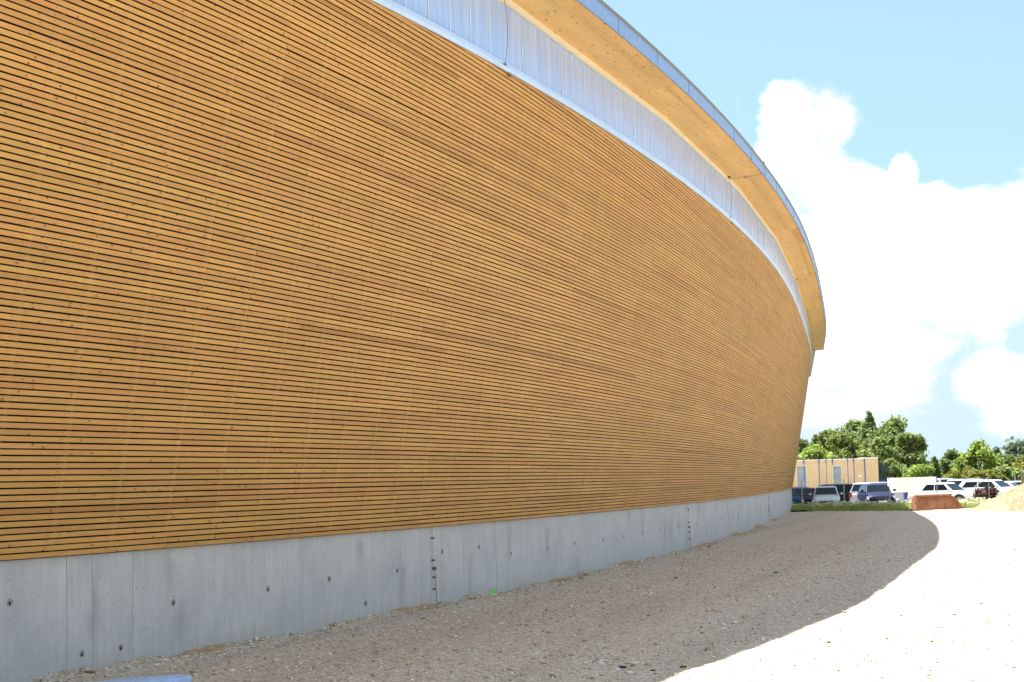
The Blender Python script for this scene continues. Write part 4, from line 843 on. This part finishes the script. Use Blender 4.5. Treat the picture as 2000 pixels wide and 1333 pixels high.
# ---------------------------------------------------------------- cars
M_glass = simple('car_glass', (.006, .012, .015), .08, spec=.28, var=.0); M_tyre = simple('tyre_rubber', (.02, .02, .02), .85); M_rim = simple('alloy_rim', (.45, .46, .48), .35, metal=.8)
M_lamp = simple('lamp_glass', (.72, .76, .80), .12, spec=.8); M_tail = simple('tail_lamp', (.20, .02, .02), .3); M_plast = simple('black_trim', (.03, .03, .032), .6); M_plate = simple('number_plate', (.70, .70, .68), .5); M_orange = simple('indicator', (.75, .30, .03), .3)
PAINT = {}
def paint(name, c, metal=.0):
    if name not in PAINT: PAINT[name] = simple(name + '_paint', c, .38 if max(c) > .2 else .5, metal=metal, coat=.12 if max(c) > .2 else 0, spec=.3 if max(c) > .2 else .12)
    return PAINT[name]
def car(name, label, loc, rz, col, L=4.3, W=1.74, Hh=1.45, kind='hatch', cat='car', indicator=False):
    e = empty(name, (loc[0], loc[1], terr1(loc[0], loc[1]) + .03), label, cat, 'cars parked behind the wire fence', rz=math.radians(rz)); hl, hw = L / 2, W / 2
    belt = .62 * Hh; 
    K = {'hatch': (.24, .37, -.36, -.47, .68), 'sedan': (.22, .345, -.22, -.34, .64), 'estate': (.24, .36, -.40, -.475, .64), 'suv': (.25, .34, -.42, -.48, .62), 'van': (.33, .38, -.44, -.48, .58)}[kind]
    xrf, xwf, xrr, xwr, bf = K; belt = bf * Hh; xwb, xrt, xrb, xrw = xwf * 0, 0, 0, 0
    x_ws, x_rf, x_rb, x_rw = L * (xrf), L * (xrf - .14), L * xrr, L * xwr     # windscreen foot, roof front, roof rear, rear-window foot
    hood = belt - .06
    st = [(-hl, .34, belt - .22, hw * .86), (-hl + .06, .24, belt - .05, hw * .93), (-hl * .82, .20, belt, hw), (-hl * .3, .20, belt, hw), (x_ws, .20, belt, hw), (hl * .72, .20, hood - .06, hw * .985), (hl - .14, .22, hood - .16, hw * .93), (hl - .02, .26, hood - .26, hw * .82), (hl, .30, hood - .34, hw * .76)]
    mb = MB(); S = []
    for x_, zb, zt_, w_ in st:
        half = [(w_ * .90, zb), (w_, zb + .14), (w_ * 1.0, zb + (zt_ - zb) * .62), (w_ * .965, zt_ - .05), (w_ * .84, zt_), (0, zt_ + .025)]
        S.append([Vector((x_, y_, z_)) for y_, z_ in half] + [Vector((x_, -y_, z_)) for y_, z_ in half[-2::-1]])
    for A, B in zip(S, S[1:]):
        n_ = len(A)
        for k in range(n_): mb.face([A[k], B[k], B[(k + 1) % n_], A[(k + 1) % n_]])
    mb.face(S[0]); mb.face(S[-1][::-1]); o = mb.build('body', col, e, weld=True, smooth=True); sb_ = o.modifiers.new('sub', 'SUBSURF'); sb_.levels = sb_.render_levels = 1
    # cabin
    wb, wt = hw * .93, hw * .74; zb, zt_ = belt - .03, Hh
    Bq = [Vector((x_rw, -wb, zb)), Vector((x_ws, -wb, zb)), Vector((x_ws, wb, zb)), Vector((x_rw, wb, zb))]
    Tq = [Vector((x_rb, -wt, zt_ - .05)), Vector((x_rf, -wt, zt_ - .05)), Vector((x_rf, wt, zt_ - .05)), Vector((x_rb, wt, zt_ - .05))]
    mb = MB(); mb.face([Bq[3], Bq[2], Tq[2], Tq[3]]); mb.face([Bq[1], Bq[0], Tq[0], Tq[1]]); mb.face([Bq[2], Bq[1], Tq[1], Tq[2]]); mb.face([Bq[0], Bq[3], Tq[3], Tq[0]])
    cr = [q_.lerp(Vector(((x_rb + x_rf) / 2, 0, zt_)), .28) for q_ in Tq]; cr = [Vector((q_.x, q_.y, zt_ - .004)) for q_ in cr]
    for k in range(4): mb.face([Tq[k], Tq[(k + 1) % 4], cr[(k + 1) % 4], cr[k]])
    mb.face(cr); o = mb.build('cabin', col, e, weld=True, bevel=.05)
    def pane(nm, a, b2, c_, d_, u0, u1, v0, v1, mat=M_glass, off=.006):
        n_ = (b2 - a).cross(d_ - a).normalized(); cc = (a + b2 + c_ + d_) / 4
        if n_.dot(cc - Vector((0, 0, belt + .2))) < 0: n_ = -n_
        f = lambda u_, v_: a.lerp(b2, u_).lerp(d_.lerp(c_, u_), v_) + n_ * off
        g_ = lambda u_, v_: f(u_, v_) - n_ * .012
        mb = MB(); P8 = [g_(u0, v0), g_(u1, v0), g_(u1, v1), g_(u0, v1), f(u0, v0), f(u1, v0), f(u1, v1), f(u0, v1)]; mb.hexa(P8); return mb.build(nm, mat, e)
    pane('windscreen', Bq[1], Bq[2], Tq[2], Tq[1], .05, .95, .08, .92); pane('rear_window', Bq[3], Bq[0], Tq[0], Tq[3], .07, .93, .12, .88)
    nwin = 3 if kind in ('estate', 'suv', 'van') else 2; cuts_ = [.06, .40, .74, .95] if nwin == 3 else [.12, .50, .93]
    for a_, b2, c_, d_ in ((Bq[0], Bq[1], Tq[1], Tq[0]), (Bq[3], Bq[2], Tq[2], Tq[3])):
        for u0, u1 in zip(cuts_, cuts_[1:]): pane('side_window', a_, b2, c_, d_, u0 + .012, u1 - .012, .12, .88)
    R_ = .31
    for x_ in (hl * .64, -hl * .62):
        for sy in (-1, 1):
            mb = MB(); N = 20; y0_, y1_ = sy * (hw - .20), sy * (hw + .012)
            mb.tube([(x_, y0_, R_), (x_, y1_, R_)], R_, N); wv = mb.build('tyre', M_tyre, e); wv.name = 'wheel'
            mb = MB(); mb.tube([(x_, y1_ - sy * .01, R_), (x_, y1_ + sy * .012, R_)], R_ * .66, 14); mb.build('rim', M_rim, wv)
            mb = MB(); ar = [(x_ + math.cos(t_) * .40, sy * (hw + .004), R_ + math.sin(t_) * .38) for t_ in np.linspace(0, math.pi, 11)]; ai = [(x_ + math.cos(t_) * .30, sy * (hw + .008), R_ + math.sin(t_) * .30) for t_ in np.linspace(0, math.pi, 11)]
            for k in range(10): mb.face([ar[k], ar[k + 1], ai[k + 1], ai[k]])
            mb.build('wheel_arch', M_plast, e)
    for sy in (-1, 1):
        mb = MB(); mb.box(hl - .30, hl - .045, sy * hw * .86 - .14, sy * hw * .86 + .04 * sy, hood - .40, hood - .22); mb.build('headlight', M_lamp, e, bevel=.03)
        mb = MB(); mb.box(-hl - .012, -hl + .12, sy * hw * .80 - .10, sy * hw * .80 + .10, belt - .36, belt - .10); mb.build('taillight', M_tail, e, bevel=.02)
        mb = MB(); mb.box(x_ws - .22, x_ws - .10, sy * (hw + .12) - .08, sy * (hw + .12) + .08, belt + .0, belt + .13); mb.build('mirror', col, e, bevel=.03)
        if indicator: mb = MB(); mb.box(hl - .20, hl - .03, sy * hw * .92 - .05, sy * hw * .92 + .03, hood - .56, hood - .47); mb.build('indicator', M_orange, e, bevel=.01)
    mb = MB(); mb.box(hl - .06, hl + .018, -hw * .48, hw * .48, hood - .42, hood - .30); mb.build('grille', M_plast, e, bevel=.02)
    mb = MB(); mb.box(hl - .16, hl + .07, -hw * .88, hw * .88, .26, .46); mb.build('bumper', col, e, bevel=.05)
    mb = MB(); mb.box(hl + .068, hl + .078, -.26, .26, .33, .44); mb.build('number_plate', M_plate, e)
    return e
def cpos(px, Y): p = at(px, 950, Y); return (p.x, Y)
white = paint('white', (.66, .68, .70)); silver = paint('silver', (.36, .41, .48), .3); lilac = paint('lilac_grey', (.30, .31, .40), .25); navy = paint('navy', (.014, .013, .035)); blue = paint('blue', (.012, .04, .12)); ink = paint('dark_blue', (.012, .018, .055)); black = paint('black', (.012, .012, .014)); pale = paint('pale_silver', (.52, .58, .62), .05)
car('parked_car', 'dark navy estate car in the second row, roof just above the purple-navy car', cpos(1562, 121), -98, navy, 4.5, 1.75, 1.52, 'estate')
car('parked_car', 'bright blue small car half hidden by the plinth end', cpos(1530, 108.5), -84, blue, 3.9, 1.66, 1.40, 'hatch')
car('parked_car', 'dark purple-navy car between the plinth end and the silver-white car', cpos(1574, 111), -99, navy, 4.2, 1.70, 1.44, 'hatch')
car('parked_car', 'silver-white older estate car facing the camera, left of the black off-roader', cpos(1613, 108.5), -101, pale, 4.3, 1.70, 1.50, 'estate')
sv = car('parked_car', 'black boxy off-roader seen from the side behind the fence post', cpos(1652, 119), 2, black, 4.2, 1.76, 1.66, 'suv')
car('parked_car', 'silver people carrier with its tail towards the camera, behind the dark blue hatchback', cpos(1714, 118), 44, lilac, 4.5, 1.80, 1.70, 'suv')
car('parked_car', 'dark blue hatchback facing the camera in front of the silver people carrier', cpos(1710, 106.5), -91, ink, 4.1, 1.74, 1.46, 'hatch')
car('parked_car', 'white car mostly hidden at the left end of the white trailer', cpos(1752, 120.5), -88, white, 4.2, 1.72, 1.50, 'hatch')
car('parked_car', 'white saloon with orange indicators facing right behind the rusty bucket', cpos(1845, 105.5), -44, white, 4.5, 1.72, 1.40, 'sedan', indicator=True)
car('parked_car', 'lilac-grey van-like car peeping over the white saloon', cpos(1833, 122), -62, lilac, 4.6, 1.84, 1.84, 'van')
car('parked_car', 'lilac-grey off-roader with its dark rear window towards the camera', cpos(1899, 121), 38, lilac, 4.5, 1.82, 1.74, 'suv')
car('parked_car', 'white hatchback facing right beside the red-leaved shrub', cpos(1936, 106), -42, white, 4.3, 1.76, 1.48, 'hatch')
car('parked_car', 'white estate car behind the white hatchback, its roof just showing', cpos(1962, 114), -32, white, 4.6, 1.78, 1.50, 'estate')
car('parked_car', 'pale blue-grey car farthest right, behind the gravel heap', cpos(1990, 126), -10, silver, 4.4, 1.76, 1.50, 'sedan')
# white box trailer
tp = cpos(1788, 113.5); g = terr1(*tp) + .03; tr = empty('box_trailer', (tp[0], tp[1], g), 'white box trailer with a grey lower side and a blue panel among the cars', 'trailer', rz=math.radians(1.5))
zt_ = at(1788, 932.5, 113.5).z - g; zb = at(1788, 961.5, 113.5).z - g; hwx = 84 / F * 113.5 / 2
mb = MB(); mb.box(-hwx, hwx, 0, 1.7, zb, zt_); mb.build('box_body', paint('bright_white', (.84, .84, .83)), tr, bevel=.05)
mb = MB(); mb.box(-hwx + .05, .55, .05, 1.6, .35, zb - .01); mb.build('lower_side', silver, tr, bevel=.03)
mb = MB(); mb.box(-hwx + .62, -hwx + 1.0, .028, .049, .36, zb - .02); mb.build('blue_panel', paint('mid_blue', (.03, .09, .42)), tr)
for x_ in (-.30, .38):
    mb = MB(); mb.tube([(x_, .0, .3), (x_, .22, .3)], .29, 18); wv = mb.build('wheel', M_tyre, tr); mb = MB(); mb.tube([(x_, -.012, .3), (x_, .01, .3)], .17, 14); mb.build('rim', M_rim, wv)
    mb = MB(); ar = [(x_ + math.cos(t_) * .40, .03, .30 + math.sin(t_) * .38) for t_ in np.linspace(0, math.pi, 11)]; ai = [(x_ + math.cos(t_) * .29, .026, .30 + math.sin(t_) * .29) for t_ in np.linspace(0, math.pi, 11)]
    for k in range(10): mb.face([ar[k], ar[k + 1], ai[k + 1], ai[k]])
    mb.build('wheel_arch', M_plast, tr)
mb = MB(); mb.box(hwx - .25, hwx + .05, .3, 1.4, .42, .50); mb.box(hwx + .05, hwx + .8, .80, .88, .42, .50); mb.build('drawbar', M_plast, tr)
